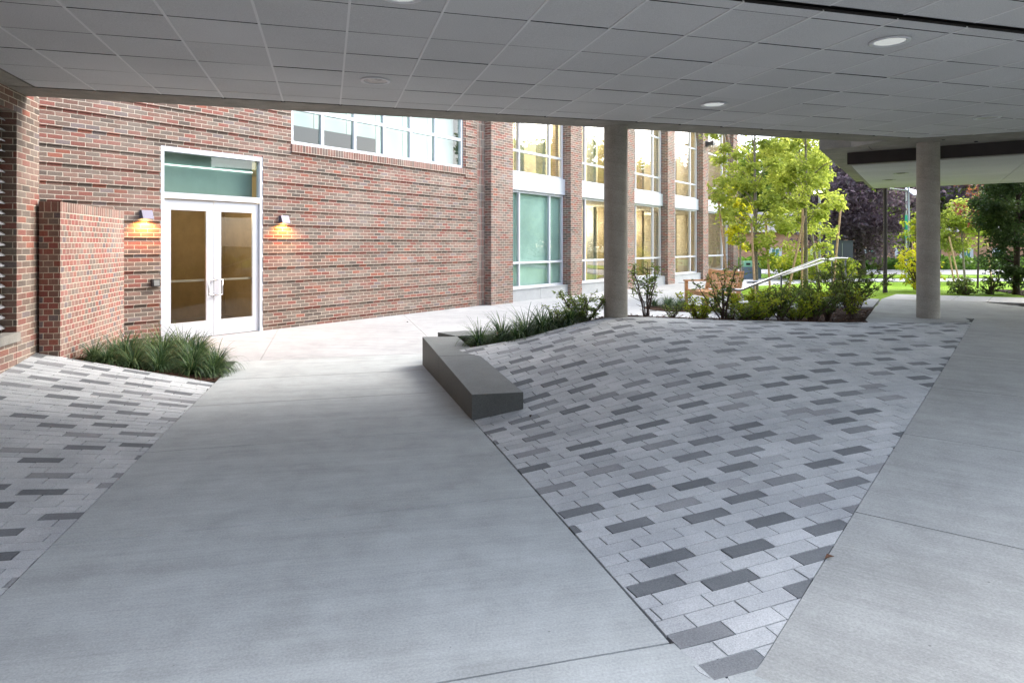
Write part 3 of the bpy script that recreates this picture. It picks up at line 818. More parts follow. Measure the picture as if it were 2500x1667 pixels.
# ------------------------------------------------------------------ left abutment with louvre
ab = thing('brick_abutment', 'brick abutment with dark louvre opening at the left edge under the bridge', 'wall', (-5.08, 6.7, 0))
wc = (-5.08, 6.7)
def C(s, o=0): return (wc[0]+e2[0]*s-e1[0]*o, wc[1]+e2[1]*s-e1[1]*o)   # s along (away), o into the wall
def cbox(m, s0, s1, o0, o1, z0, z1, mi=0): m.prism([C(s0, o0), C(s1, o0), C(s1, o1), C(s0, o1)], z0, z1, mi)
m = MB()
cbox(m, .381, .955, 0, .42, -.1, 3.3); cbox(m, -9, .381, 0.002, .42, -.1, .60); cbox(m, -9, -1.6, 0, .42, .6, 3.3); cbox(m, -1.6, .381, .55, .6, .6, 3.3); cbox(m, -1.6, .381, 0.002, .5, 3.0, 3.3)
m.build('wall', M_BRICK, ab)
m = MB(); m2 = [C(-1.6, -.03), C(.40, -.03), C(.40, .12), C(-1.6, .12)]
m.prism(m2, .605, lambda x, y: .70, 0); m.build('sill', M_CAST, ab, bevel=.02)
m = MB(); z = .75
while z < 3.0:
    m.face([(*C(-1.59, .10), z), (*C(.375, .10), z), (*C(.375, .18), z+.055), (*C(-1.59, .18), z+.055)]); m.face([(*C(-1.59, .10), z-.012), (*C(.375, .10), z-.012), (*C(.375, .10), z), (*C(-1.59, .10), z)]); z += .108
m.build('louvre_blades', plain('grey_louvre', (.30, .31, .32), .5), ab)
m = MB(); cbox(m, -1.6, .380, .185, .2, .6, 3.0); m.build('louvre_backing', M_DARK, ab)

gw = thing('garden_wall', 'freestanding low brick wall with soldier course top beside the plants', 'wall', (-5.08, 7.6, 0))
ga = (-5.08, 7.6); gb = (-5.58, 9.72); gl = math.hypot(gb[0]-ga[0], gb[1]-ga[1]); gd = ((gb[0]-ga[0])/gl, (gb[1]-ga[1])/gl); gn = (-gd[1], gd[0])
def G(s, o): return (ga[0]+gd[0]*s+gn[0]*o, ga[1]+gd[1]*s+gn[1]*o)
m = MB(); m.prism([G(0, 0), G(gl, 0), G(gl, .21), G(0, .21)], -.1, 1.975); m.build('wall', M_HEADER, gw, vo=.005)
m = MB(); m.prism([G(0, -.001), G(gl, -.001), G(gl, .211), G(0, .211)], 1.976, 2.095); m.build('coping', M_ROWLOCK, gw, vo=.21)

# ------------------------------------------------------------------ bridge overhead
CZ = 3.19
def bz(x, y): return CZ-.0052*x
br = thing('overhead_bridge', 'concrete bridge overhead with a grey suspended tile ceiling', 'bridge', (0, 5, CZ))
SF, TL = 7.905, -2.86
FR = ST((5.89*e1[0]+9.81*e1[1]), SF)
ed = (.878, -.479)
FR2 = (FR[0]+ed[0]*13, FR[1]+ed[1]*13)
SB = 3.8
ceilA = ccw([ST(TL, SB+.03), ST(TL, SF), FR, FR2, ST(FR2[0]*e1[0]+FR2[1]*e1[1], SB+.03)])
if e2[0]*FR2[0]+e2[1]*FR2[1] < SB:   # keep right edge sane
    # intersection of edge2 with s=SB
    sF = SF; ds = e2[0]*ed[0]+e2[1]*ed[1]; k = (SB+.03-sF)/ds
    X = (FR[0]+ed[0]*k, FR[1]+ed[1]*k)
    ceilA = ccw([ST(TL, SB+.03), ST(TL, SF), FR, X])
a_, b__ = .6096, .6096
t0g = (-2.615*e1[0]+7.77*e1[1]); s0g = (-2.615*e2[0]+7.77*e2[1])
def tiles(name, conv, zf, mat, parent, lift=0):
    m = MB(); te = MB()
    for i in range(-4, 24):
        for j in range(-3, 14):
            ta, sa = t0g+i*.615, s0g-(j+1)*.6025
            q = [ST(ta+.004, sa+.006), ST(ta+.611, sa+.006), ST(ta+.611, sa+.5965), ST(ta+.004, sa+.5965)]
            q = clipconv(q, conv)
            if len(q) < 3 or area(q) < .002: continue
            dz = random.uniform(-.0012, .0012); gx, gy = random.uniform(-.003, .003), random.uniform(-.003, .003); cx, cy = q[0]
            m.prism(q, lambda x, y: zf(x, y)+lift+dz+gx*(x-cx)+gy*(y-cy), lambda x, y: zf(x, y)+.02+lift, tone=random.random(), ms=1)  # tile sides coloured dark so the joints look shadowed
    for i in range(-4, 24):
        ta = t0g+i*.615
        q = clipconv([ST(ta-.0085, s0g-9), ST(ta+.0085, s0g-9), ST(ta+.0085, s0g+1), ST(ta-.0085, s0g+1)], conv)
        if len(q) > 2: te = MB(); te.prism(q, lambda x, y: zf(x, y)+lift-.004, lambda x, y: zf(x, y)+lift+.01); te.build('ceiling_tee', M_TEE, parent)
    m.build(name, [M_TILE, M_DARK], parent, tone=True)
tiles('ceiling_tiles', ceilA, bz, M_TILE, br)
# the nearer soffit zone behind the dark reveal
ds = e2[0]*ed[0]+e2[1]*ed[1]
def on_ed(s): k = (s-SF)/ds; return (FR[0]+ed[0]*k, FR[1]+ed[1]*k)
SBK = 2.75
nearc = ccw([ST(TL, SBK), ST(TL, SB-.025), on_ed(SB-.025), on_ed(SBK)])
tiles('near_ceiling_tiles', nearc, bz, M_TILE, br, lift=.02)
m = MB()
deck = ccw([ST(TL-.7, SBK-.3), ST(TL-.7, SF+.03), (FR[0]+.03, FR[1]), on_ed(SBK-.3)])
deck = ccw([ST(TL-.7, SBK-.3), ST(TL-.7, 8.43), ST(7.7, 8.43), (6.3, 10.1), on_ed(SBK)])
m.prism(deck, lambda x, y: bz(x, y)+.10, 5.2); m.build('deck', plain('deck_underside_dark', (.05, .048, .045), .9), br)
m = MB()
# front edge beam
fb = ccw([ST(TL-.7, SF+.028), ST(TL-.7, 8.44), ST(7.75, 8.44), (5.6, 10.66), (6.19, 10.32), (FR[0]+.12, FR[1]+.0), (FR[0], FR[1]+.03)])
m.prism([ST(TL-.7, SF+.05), ST(TL-.7, 8.44), ST(7.75, 8.44), ST(8.25, SF+.05)], bz, lambda x, y: 5.3)
m.build('edge_beam', M_CAST, br)
m = MB()
k = (on_ed(SBK)[0]-FR[0])/ed[0]
nrm = (-ed[1], ed[0])   # outward (away)
def E2(kk, o): return (FR[0]+ed[0]*kk+nrm[0]*o, FR[1]+ed[1]*kk+nrm[1]*o)
m.prism([E2(-.35, .045), E2(12, .045), E2(12, .62), E2(-.9, .62)], lambda x, y: bz(x, y)-.001, lambda x, y: 5.25); m.build('side_beam', M_CAST, br)
m = MB(); m.prism([ST(TL-.03, SBK), ST(TL-.03, SF+.026), ST(TL-.7, SF+.026), ST(TL-.7, SBK)], bz, lambda x, y: 5.15); m.build('abutment_beam', M_CAST, br)
m = MB(); m.prism([ST(TL-.7, SBK-.3), ST(9, SBK-.3), ST(9, SBK-.01), ST(TL-.7, SBK-.01)], lambda x, y: bz(x, y)-.0, lambda x, y: 5.1); m.build('rear_beam', M_CAST, br)
# little clips where the tees meet the beam
for i in range(-1, 17):
    m = MB(); p = ST(t0g+i*.615, SF+.018); m.box((*p, bz(*p)-.006), (e1[0]*.02, e1[1]*.02), (e2[0]*.014, e2[1]*.014), .03); m.build('tee_clip', M_DARK, br)

# columns
def column(c, zb, ztop, label):
    m = MB(); r = .157
    m.lathe([(r*.99, 0), (r, .02), (r, .25), (r*.995, .26), (r*.995, ztop-zb)], (0, 0, 0), 48)
    o = m.build('concrete_column', M_COL, smooth=True); o.location = (c[0], c[1], zb)
    tag(o, label, 'column', 'round columns carrying the bridge'); return o
column((1.385, 9.02), .50, 3.2, 'round concrete column at the crest of the paved mound, behind the shrubs')
column((6.33, 10.28), .40, 3.2, 'round concrete column on the landing beside the ramp')

# ceiling lights
def ceil_light(x, y, z, label, lit, r=.145):
    L = thing('ceiling_light', label, 'ceiling light', (x, y, z), 'round recessed lights in the ceiling')
    m = MB(); m.lathe([(r*.74, .018), (r*.76, -.004), (r*.82, -.009), (r, -.006), (r, .0), (r*.9, .004)], (x, y, z), 40); m.build('trim_ring', M_WHITE, L, smooth=True)
    m = MB(); m.lathe([(r*.75, -.001), (r*.5, -.006), (r*.25, -.009), (.001, -.010)], (x, y, z), 40)
    m.build('lens', lit, L, smooth=True)  # takes the lens material; these ceiling lights are unlit
    return L
M_LENS = plain('frosted_lens', (.80, .80, .78), .3)
M_LENSD = plain('dull_lens', (.33, .32, .31), .35, nscale=18, nvar=.5)
M_LENSL = emit('unlit_lens_glow', (.95, 1, .98), .10)  # lights are off; faint emission paints the lens's whitish look
for (x, y, lab, mt) in ((2.9, 5.19, 'round white ceiling light nearest the right corner of the view', M_LENSL), (2.25, 7.53, 'round white ceiling light ahead of the left column', M_LENSL),
                        (-1.32, 6.52, 'round ceiling light with a dull lens above the path', M_LENSD), (-.70, 4.28, 'round ceiling light cut by the top of the view', M_LENSL),
                        (5.78, 8.22, 'round ceiling light nearest the right column', M_LENSD)):
    ceil_light(x, y, bz(x, y)-.004, lab, mt)

# ------------------------------------------------------------------ second slab on the right
cb = thing('entrance_canopy', 'concrete building canopy on the right with dark band and white tile soffit', 'canopy', (9, 12, 3))
m = MB(); P0 = (4.99, 10.98)
slab = [P0, (6.19, 10.34), E2(1.2, .63), E2(12, .63), (22, 8.5), (14, 14.5), (8.55, 17.0)]
m.prism([P0, (5.62, 10.66), (9.2, 16.2), (8.45, 16.6)], 3.16, 4.1)
m.prism([(5.63, 10.655), E2(.2, .64), E2(12, .64), (18.5, 7.4), (9.21, 16.19)], 3.16, 4.1)
m.build('slab', M_CAST, cb)
m = MB(); cc = [(5.67, 11.42), (12.4, 6.52), (17.5, 10.9), (8.52, 16.1)]
m.prism(cc, 2.96, 3.159); m.build('soffit_box', M_CAST, cb)
m = MB(); dx, dy = .81, -.589
m.prism([(5.66, 11.41), (12.4, 6.50), (12.39, 6.48), (5.65, 11.39)], 2.962, 3.158); m.build('dark_band', M_BLACKBAND, cb)
m = MB(); 
u_ = Vector((.81, -.586)); v_ = Vector((.52, .854)); o_ = Vector((5.75, 11.45))
ccv = ccw([(5.74, 11.44), (12.4, 6.62), (17.4, 10.9), (8.56, 16.0)])
for i in range(-2, 14):
    for j in range(0, 9):
        a = o_+u_*(i*1.22)+v_*(j*.61)
        q = [tuple(a+u_*.005+v_*.002), tuple(a+u_*1.215+v_*.002), tuple(a+u_*1.215+v_*.606), tuple(a+u_*.005+v_*.606)]
        q = clipconv(ccw(q), ccv)
        if len(q) > 2: m.prism(q, 2.945+random.uniform(0, .001), 2.958, tone=random.random())
m.build('soffit_tiles', M_TILE, cb, tone=True)
for (x, y, lab) in ((7.25, 12.6, 'small dark recessed light in the canopy soffit, nearer of two left of the column'), (7.75, 13.9, 'small dark recessed light in the canopy soffit, farther of two left of the column'), (10.0, 13.0, 'small dark recessed light in the canopy soffit at the right edge')):
    L = thing('recessed_light', lab, 'ceiling light', (x, y, 2.94), 'recessed lights under the canopy')
    m = MB(); m.lathe([(.05, .005), (.10, -.004), (.13, -.006), (.13, .003)], (x, y, 2.942), 24); m.build('trim_ring', M_GREY, L, smooth=True)
    m = MB(); m.lathe([(.101, .0), (.001, .001)], (x, y, 2.942), 24); m.build('lens', M_DARK, L)
m = MB(); m.prism([(16.5, 6), (19, 9.5), (19.3, 9.3), (16.8, 5.8)], 0, 4); m.build('support_wall', M_BRICK, cb)

# ------------------------------------------------------------------ granite seat wall
sb = thing('granite_bench', 'long dark granite seat wall between the path and the mound', 'bench', (-.5, 7.5, 0))
NL, NR_, FL_, FR_ = (-.368, 6.214), (.105, 6.30), (-1.204, 9.09), (-.74, 9.13)
def lerp(a, b, t): return (a[0]+(b[0]-a[0])*t, a[1]+(b[1]-a[1])*t)
def bt(x, y): return .235+(.375-.235)*min(1, max(0, (y-6.22)/2.87))
jt = .58
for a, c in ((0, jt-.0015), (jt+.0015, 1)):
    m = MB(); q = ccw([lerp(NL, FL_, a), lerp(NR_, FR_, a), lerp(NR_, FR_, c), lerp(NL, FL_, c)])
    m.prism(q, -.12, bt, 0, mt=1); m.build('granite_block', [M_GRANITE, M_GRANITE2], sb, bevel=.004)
sb2 = thing('granite_curb', 'low dark granite block turning behind the seat wall', 'curb', (-.8, 9.4, 0))
m = MB(); m.prism(ccw([(-1.05, 9.56), (-.765, 9.165), (-.60, 9.22), (-.05, 9.38), (.1, 9.8), (-.72, 9.74)]), -.1, .375, 0, mt=1); m.build('granite_block', [M_GRANITE, M_GRANITE2], sb2, bevel=.004)

# ------------------------------------------------------------------ plants
def rnd_unit():
    while True:
        v = Vector((random.uniform(-1, 1), random.uniform(-1, 1), random.uniform(-1, 1)))
        if .05 < v.length < 1: return v.normalized()
def leaf(m, p, d, n, l, w, tone, fold=.25):
    d = d.normalized(); s = d.cross(n)
    if s.length < 1e-4: s = d.orthogonal()
    s.normalize(); nn = s.cross(d)
    a = p; b = p+d*l*.45+s*w*.5+nn*w*fold; c = p+d*l-nn*l*.15; e = p+d*l*.45-s*w*.5+nn*w*fold
    m.face([a, b, c, e], 0, tone)
def tuft_mesh(name, n, L, spread, seed):
    n = int(n*1.7)
    random.seed(seed); m = MB()
    for i in range(n):
        a = random.uniform(0, 2*math.pi); r0 = random.uniform(0, .05); lean = random.uniform(.5, 2.35)*spread; l = L*random.uniform(.65, 1.15)
        p = Vector((math.cos(a)*r0, math.sin(a)*r0, 0)); ang = random.uniform(.05, .42)*lean; w = random.uniform(.0045, .008)
        tone = random.random()**1.3; dv = Vector((math.cos(a), math.sin(a), 0)); tw = random.uniform(-.4, .4)
        side = Vector((-math.sin(a+tw), math.cos(a+tw), 0)); pts = [p.copy()]; K = 6
        for k in range(K):
            ang += lean*(.28+.12*k/K)+random.uniform(-.04, .04)
            ang = min(ang, 2.6)
            p = p+(dv*math.sin(ang)+Vector((0, 0, 1))*math.cos(ang))*l/K; pts.append(p.copy())
        for k in range(K):
            w0 = w*(1-.75*(k/K)**1.5); w1 = w*(1-.75*((k+1)/K)**1.5)
            m.face([pts[k]-side*w0, pts[k]+side*w0, pts[k+1]+side*w1, pts[k+1]-side*w1], 0, tone)
    me_o = m.build(name, L_GRASS, tone=True, uv=False, smooth=True); return me_o
tufts = [tuft_mesh('grass_clump', 170, .46, .80, 10+i) for i in range(3)]
used = [False]*3
def place_tuft(i, x, y, z, s, rz, label, group):
    src = tufts[i]
    o = src if not used[i] else src.copy()
    if used[i]: col.objects.link(o)
    used[i] = True; o.location = (x, y, z); o.scale = (s, s, s*random.uniform(.9, 1.1)); o.rotation_euler = (0, 0, rz)
    tag(o, label, 'plant', group)
random.seed(5)
lb = [(-4.97, 8.0, .7), (-5.0, 8.45, .85), (-4.80, 7.95, .75), (-4.50, 8.05, .85), (-4.18, 8.10, .8), (-3.90, 8.20, .85), (-3.70, 8.36, .75), (-4.75, 8.35, .95), (-4.38, 8.42, 1.05), (-4.02, 8.48, 1.0), (-3.80, 8.62, 1.0),
      (-4.95, 8.85, 1.0), (-4.55, 8.9, 1.1), (-4.2, 8.95, 1.1), (-5.05, 9.4, 1.1), (-4.65, 9.45, 1.15), (-4.4, 9.5, 1.0), (-5.15, 9.95, 1.1), (-4.8, 9.9, 1.0), (-3.66, 8.14, .5)]
for i, (x, y, s) in enumerate(lb):
    place_tuft(i % 3, x+random.uniform(-.04, .04), y+random.uniform(-.04, .04), lbed_z(x, y)-.01, s, random.uniform(0, 6), 'tuft of arching dark green strap leaves in the crowded bed left of the white doors', 'grass clumps in the left bed')
rb = [(-.42, 8.62, .72), (-.12, 8.72, .78), (.06, 8.62, .70), (.18, 8.86, .85), (.40, 8.82, .75), (.55, 9.0, .85), (.76, 9.0, .8), (-.2, 8.98, .7), (.35, 9.15, .8)]
for i, (x, y, s) in enumerate(rb):
    place_tuft(i % 3, x, y, mid_z(x, y)-.01, s*1.18, random.uniform(0, 6), 'tuft of arching dark green strap leaves in the strip beside the granite seat wall', 'grass clumps beside the granite seat wall')
for i, (x, y, s) in enumerate([(3.7, 17.6, .7), (3.95, 17.2, .8), (4.15, 17.7, .8), (4.3, 17.1, .8), (4.1, 16.7, .7)]):
    place_tuft(i % 3, x, y, .03, s, random.uniform(0, 6), 'small green grass clump on the mulch patch by the wooden bench', 'grass clumps by the wooden bench')
m = MB(); m.prism([(4.3+.95*math.cos(a*.4), 17.1+.9*math.sin(a*.4)) for a in range(16)][:15], 0, .02); tag(m.build('mulch_patch', M_MULCH), 'round mulch patch beside the wooden bench', 'planting bed', kind='structure')

def shrub_parts(seed, H, Rr, nst, nleaf, lsize, sparse=0.0, lean=0.5):
    """multi-stem shrub, returns stem MB and leaf MB around the origin"""
    random.seed(seed); st = MB(); lv = MB()
    tips = []
    for i in range(nst):
        a = 2*math.pi*i/nst+random.uniform(-.5, .5); l = H*random.uniform(.75, 1.1); out = Rr*random.uniform(.3, 1.0)
        p = Vector((math.cos(a)*.02, math.sin(a)*.02, -.03)); pts = [p]; K = 6
        for k in range(1, K+1):
            f = k/K; pts.append(Vector((math.cos(a)*out*f**1.1+random.uniform(-.02, .02), math.sin(a)*out*f**1.1+random.uniform(-.02, .02), l*f)))
        st.tube(pts, [.009*(1-.75*k/K)+.0015 for k in range(K+1)], 5)
        for k in range(2, K+1):
            for b in range(2):
                base = pts[k-1].lerp(pts[k], random.random()); d = rnd_unit(); d.z = abs(d.z)*.7; d.normalize(); ll = H*random.uniform(.12, .3)
                e = base+d*ll; mid = base.lerp(e, .5)+rnd_unit()*ll*.08
                st.tube([base, mid, e], [.004, .003, .0015], 4, cap=False); tips.append((base, mid, e))
    for i in range(nleaf):
        b, mm, e = random.choice(tips); f = random.random()
        p = (b.lerp(mm, f*2) if f < .5 else mm.lerp(e, f*2-1))+rnd_unit()*.02
        d = rnd_unit(); d.z = d.z*.5+.15; n = (rnd_unit()*.6+Vector((0, 0, 1))).normalized()
        if p.z < H*.22*(1+sparse): continue
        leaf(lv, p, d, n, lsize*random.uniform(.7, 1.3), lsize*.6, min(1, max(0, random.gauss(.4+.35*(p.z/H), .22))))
    return st, lv
def shrub(seed, x, y, z, H, Rr, nst, nleaf, ls, mat, label, group=None, sparse=0, name='shrub'):
    L = thing(name, label, 'shrub', (x, y, z), group)
    st, lv = shrub_parts(seed, H, Rr, nst, nleaf, ls, sparse)
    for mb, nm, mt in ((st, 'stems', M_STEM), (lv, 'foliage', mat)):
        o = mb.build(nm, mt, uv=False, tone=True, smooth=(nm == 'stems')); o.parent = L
    return L
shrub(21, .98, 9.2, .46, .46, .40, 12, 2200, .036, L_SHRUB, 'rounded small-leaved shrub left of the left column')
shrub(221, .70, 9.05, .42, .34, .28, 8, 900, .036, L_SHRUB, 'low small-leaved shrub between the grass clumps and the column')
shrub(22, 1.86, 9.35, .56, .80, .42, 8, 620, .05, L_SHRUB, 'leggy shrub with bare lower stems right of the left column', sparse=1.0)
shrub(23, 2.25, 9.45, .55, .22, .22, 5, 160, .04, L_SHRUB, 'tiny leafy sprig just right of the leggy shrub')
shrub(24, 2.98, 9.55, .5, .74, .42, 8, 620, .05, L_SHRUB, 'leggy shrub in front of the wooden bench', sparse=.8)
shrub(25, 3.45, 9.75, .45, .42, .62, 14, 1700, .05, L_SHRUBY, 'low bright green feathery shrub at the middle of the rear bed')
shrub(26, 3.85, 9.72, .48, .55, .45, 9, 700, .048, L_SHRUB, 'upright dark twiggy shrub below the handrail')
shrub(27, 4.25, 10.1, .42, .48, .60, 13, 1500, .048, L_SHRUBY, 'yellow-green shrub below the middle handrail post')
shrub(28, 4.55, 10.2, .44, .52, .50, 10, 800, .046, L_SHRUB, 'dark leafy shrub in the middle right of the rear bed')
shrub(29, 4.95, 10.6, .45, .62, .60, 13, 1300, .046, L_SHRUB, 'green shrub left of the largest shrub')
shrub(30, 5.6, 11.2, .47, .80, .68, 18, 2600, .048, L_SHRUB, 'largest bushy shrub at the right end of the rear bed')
shrub(31, 5.25, 10.45, .46, .48, .4, 8, 420, .046, L_SHRUBY, 'small yellowish shrub at the foot of the largest shrub')
shrub(32, 3.15, 9.6, .48, .3, .5, 9, 600, .04, L_SHRUB, 'low dark shrub at the left end of the rear bed')

def crown_blobs(seed, n, c, R3, leafn, lsize, tone_c=.45, up=.35, gap=.0, blob=(.28, .5)):
    """leaf cloud made of many small leafy clusters inside an ellipsoid"""
    random.seed(seed); m = MB(); c = Vector(c); cs = []
    for i in range(n):
        for _ in range(50):
            v = Vector((random.uniform(-1, 1), random.uniform(-1, 1), random.uniform(-1, 1)))
            if .25 < v.length < 1: break
        cs.append((c+Vector((v.x*R3[0], v.y*R3[1], v.z*R3[2])), random.uniform(*blob)*R3[0], v))
    per = max(1, leafn//n)
    for p, r, v in cs:
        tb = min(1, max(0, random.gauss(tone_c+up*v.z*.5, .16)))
        for k in range(per):
            d = rnd_unit()*r*random.random()**.4; d.z *= .7
            q = p+d; n_ = (Vector((random.uniform(-.7, .7), random.uniform(-.7, .7), 1))).normalized(); dd = rnd_unit(); dd.z = dd.z*.5-.25
            leaf(m, q, dd, n_, lsize*random.uniform(.7, 1.3), lsize*random.uniform(.6, .9), min(1, max(0, tb+random.gauss(0, .12))))
    return m, cs
def tree(name, label, seed, base, h_trunk, c, R3, n, leafn, ls, mat, bark, r0=.06, group=None, straight=True, tone_c=.45, blob=(.28, .5), topz=None):
    L = thing(name, label, 'tree', base, group)
    m, cs = crown_blobs(seed, n, c, R3, leafn, ls, tone_c, blob=blob)
    t = MB(); top = Vector((c[0], c[1], c[2]+R3[2]*.8)); b = Vector(base)
    pts = [b+(top-b)*f+Vector((random.uniform(-1, 1), random.uniform(-1, 1), 0))*.03*f*R3[0] for f in (0, .1, .25, .4, .55, .7, .85, 1)]
    pts[0].z -= .1
    t.tube(pts, [r0*1.25, r0, r0*.95, r0*.85, r0*.7, r0*.5, r0*.3, r0*.12], 10)
    for p, r, v in random.sample(cs, min(len(cs), 26)):
        # limbs leave the trunk below each cluster
        f = min(.92, max(.3, ((p.z-b.z)-R3[0]*.5)/max(.1, top.z-b.z)))
        a = b+(top-b)*f
        if a.z > p.z: a.z = p.z-.1
        mid = a.lerp(p, .5)+Vector((0, 0, .12*R3[0]))
        t.tube([a, mid, p], [r0*.35*(1-f*.5), r0*.22, r0*.06], 5, cap=False)
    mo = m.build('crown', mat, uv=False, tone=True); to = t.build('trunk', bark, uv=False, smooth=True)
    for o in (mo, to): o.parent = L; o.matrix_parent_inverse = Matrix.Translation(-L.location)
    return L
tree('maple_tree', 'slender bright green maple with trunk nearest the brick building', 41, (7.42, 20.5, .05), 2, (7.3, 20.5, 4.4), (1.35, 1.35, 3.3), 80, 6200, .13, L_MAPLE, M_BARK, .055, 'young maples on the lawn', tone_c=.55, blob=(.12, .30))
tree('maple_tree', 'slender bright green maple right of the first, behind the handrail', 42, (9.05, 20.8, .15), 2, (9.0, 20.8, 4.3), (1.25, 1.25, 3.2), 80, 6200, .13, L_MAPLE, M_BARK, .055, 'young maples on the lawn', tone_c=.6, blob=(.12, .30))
tree('maple_tree', 'young maple with thin trunk behind the pair of maples', 43, (11.6, 25.5, .05), 2, (10.3, 24.5, 4.0), (1.0, 1.0, 2.2), 45, 4500, .15, L_MAPLE, M_BARK, .05, 'young maples on the lawn', tone_c=.5)
tree('yellow_tree', 'small yellow leaved tree glowing behind the first maple', 44, (9.3, 27.5, .0), 1.2, (9.25, 27.5, 2.9), (.65, .65, 1.6), 30, 2600, .14, L_YELLOW, M_BARK, .04, tone_c=.6)
tree('beech_tree', 'large dark purple leaved tree beyond the lawn', 45, (18.6, 36, .0), 3, (18.3, 36, 3.9), (3.3, 3.0, 3.0), 170, 12000, .24, L_PURPLE, M_BARKD, .22, tone_c=.45, blob=(.2, .34))
tree('beech_tree', 'second purple leaved tree seen right of the right column', 46, (29.6, 47, .0), 3, (29.6, 47, 6.2), (4.0, 3.6, 3.6), 120, 9000, .32, L_PURPLE, M_BARKD, .22, tone_c=.5, blob=(.2, .34))
tree('ash_tree', 'mid green tree directly left of the black lamp post', 47, (22.6, 41.5, 0), 2.5, (22.3, 41.5, 3.7), (2.6, 2.4, 1.8), 70, 6500, .24, L_GREEN, M_BARKD, .15, tone_c=.45)
tree('ash_tree', 'spreading green tree between lamp post and right column', 48, (27.2, 47, 0), 3, (26.6, 47, 5.9), (4.2, 3.4, 3.7), 120, 10000, .28, L_GREEN, M_BARKD, .2, tone_c=.55, blob=(.2, .34))
tree('hornbeam_tree', 'dense dark green columnar tree at the right edge', 49, (11.45, 15.35, .48), 1, (11.5, 15.35, 2.75), (.86, .86, 2.3), 110, 13000, .085, L_DARK, M_BARKD, .065, tone_c=.5, blob=(.2, .4))
tree('hornbeam_tree', 'dark green columnar tree partly cut by the right edge', 50, (13.6, 17.2, .45), 1, (13.6, 17.2, 3.0), (1.0, 1.0, 2.5), 80, 6500, .10, L_DARK, M_BARKD, .065, tone_c=.45, blob=(.2, .4))
tree('young_tree', 'small light green staked tree right of the right column', 51, (18.9, 28.2, .02), 1.5, (18.7, 28.2, 2.35), (1.0, 1.0, 1.05), 40, 3600, .15, L_MAPLE, M_BARK, .045, tone_c=.35)
tree('japanese_maple', 'sparse red leaved tree beside the columnar dark tree', 52, (14.6, 21.2, .2), 1, (14.7, 21.2, 3.0), (.75, .75, 1.0), 26, 420, .11, L_RED, M_BARKD, .03, tone_c=.5)
tree('ash_tree', 'bright green tree high above the small staked tree', 53, (30.5, 52, 0), 3, (30.8, 52, 6.4), (4.5, 4, 4), 90, 7000, .34, L_MAPLE, M_BARKD, .2, tone_c=.2, blob=(.2, .34))
# far wood behind everything
random.seed(99)
xs = [(26, 86), (33, 84), (40, 87), (47, 83), (54, 86), (62, 80), (68, 72), (30, 92), (44, 92), (72, 60), (58, 46), (66, 50), (54, 38), (66, 36), (76, 44), (20, 90)]
lab = ['tall green tree behind the far brick building', ]
proto = tree('woodland_tree', 'tall mid green tree in the wooded backdrop behind the far brick building', 60, (0, 0, 0), 4, (0, 0, 7.2), (6.2, 6.0, 6.0), 140, 9000, .6, L_GREEN, M_BARKD, .3, 'woodland trees behind the far building', tone_c=.5, blob=(.2, .34))
for i, (x, y) in enumerate(xs):
    if i == 0: o = proto
    else:
        o = proto.copy(); col.objects.link(o)
        for ch in [c for c in bpy.data.objects if c.parent == proto]:
            c = ch.copy(); col.objects.link(c); c.parent = o
    s = random.uniform(.85, 1.15); o.location = (x, y, 0); o.scale = (s, s, s*random.uniform(.9, 1.1)); o.rotation_euler = (0, 0, random.uniform(0, 6))
# yellow-green airy shrubs beside the lamp post
def airy(seed, x, y, z, H, Rr, n, label, mat=L_SHRUBY, ls=.09):
    L = thing('shrub', label, 'shrub', (x, y, z)); m, cs = crown_blobs(seed, 34, (0, 0, H*.55), (Rr, Rr, H*.5), n, ls, .6, blob=(.2, .4)); st = MB()
    for p, r, v in cs[:20]: st.tube([Vector((0, 0, -.05)), Vector((p.x*.4, p.y*.4, p.z*.5)), p], [.02, .012, .004], 5, cap=False)
    a = m.build('foliage', mat, uv=False, tone=True); b = st.build('stems', M_STEM, uv=False)
    a.parent = L; b.parent = L
shrub(35, 3.75, 10.15, .42, .50, .5, 12, 1300, .05, L_SHRUBY, 'low bright shrub just behind the dark twiggy one')
shrub(36, 4.75, 10.75, .40, .55, .5, 12, 1300, .05, L_SHRUBY, 'low bright shrub behind the dark leafy one')
shrub(37, 2.75, 9.95, .42, .42, .45, 10, 800, .05, L_SHRUBY, 'low bright shrub behind the leggy one by the bench')
airy(71, 10.0, 16.6, .47, 1.15, .5, 700, 'airy yellow-green shrub right of the black lamp post', L_YELLOW)
airy(72, 10.5, 17.6, .44, 2.0, .42, 600, 'tall thin yellow-green sapling between lamp post and right column', L_SHRUBY)
airy(73, 10.35, 15.6, .48, .42, .30, 260, 'low dark flowering shrub just right of the right column base', L_RED if False else L_SHRUB, .07)
airy(74, 10.9, 15.4, .48, .40, .26, 260, 'low dark shrub second from the right column base', L_SHRUB, .07)
airy(75, 10.2, 15.2, .48, .30, .25, 160, 'low olive shrub hidden beside the right column base', L_SHRUB, .07)
airy(76, 13.2, 31.0, .0, 1.25, 1.5, 2600, 'rounded bright green bush beyond the recycling bins', L_SHRUBY, .14)
airy(77, 15.2, 32.0, .0, 1.0, 1.0, 1500, 'smaller bright green bush right of the rounded bush', L_SHRUBY, .14)
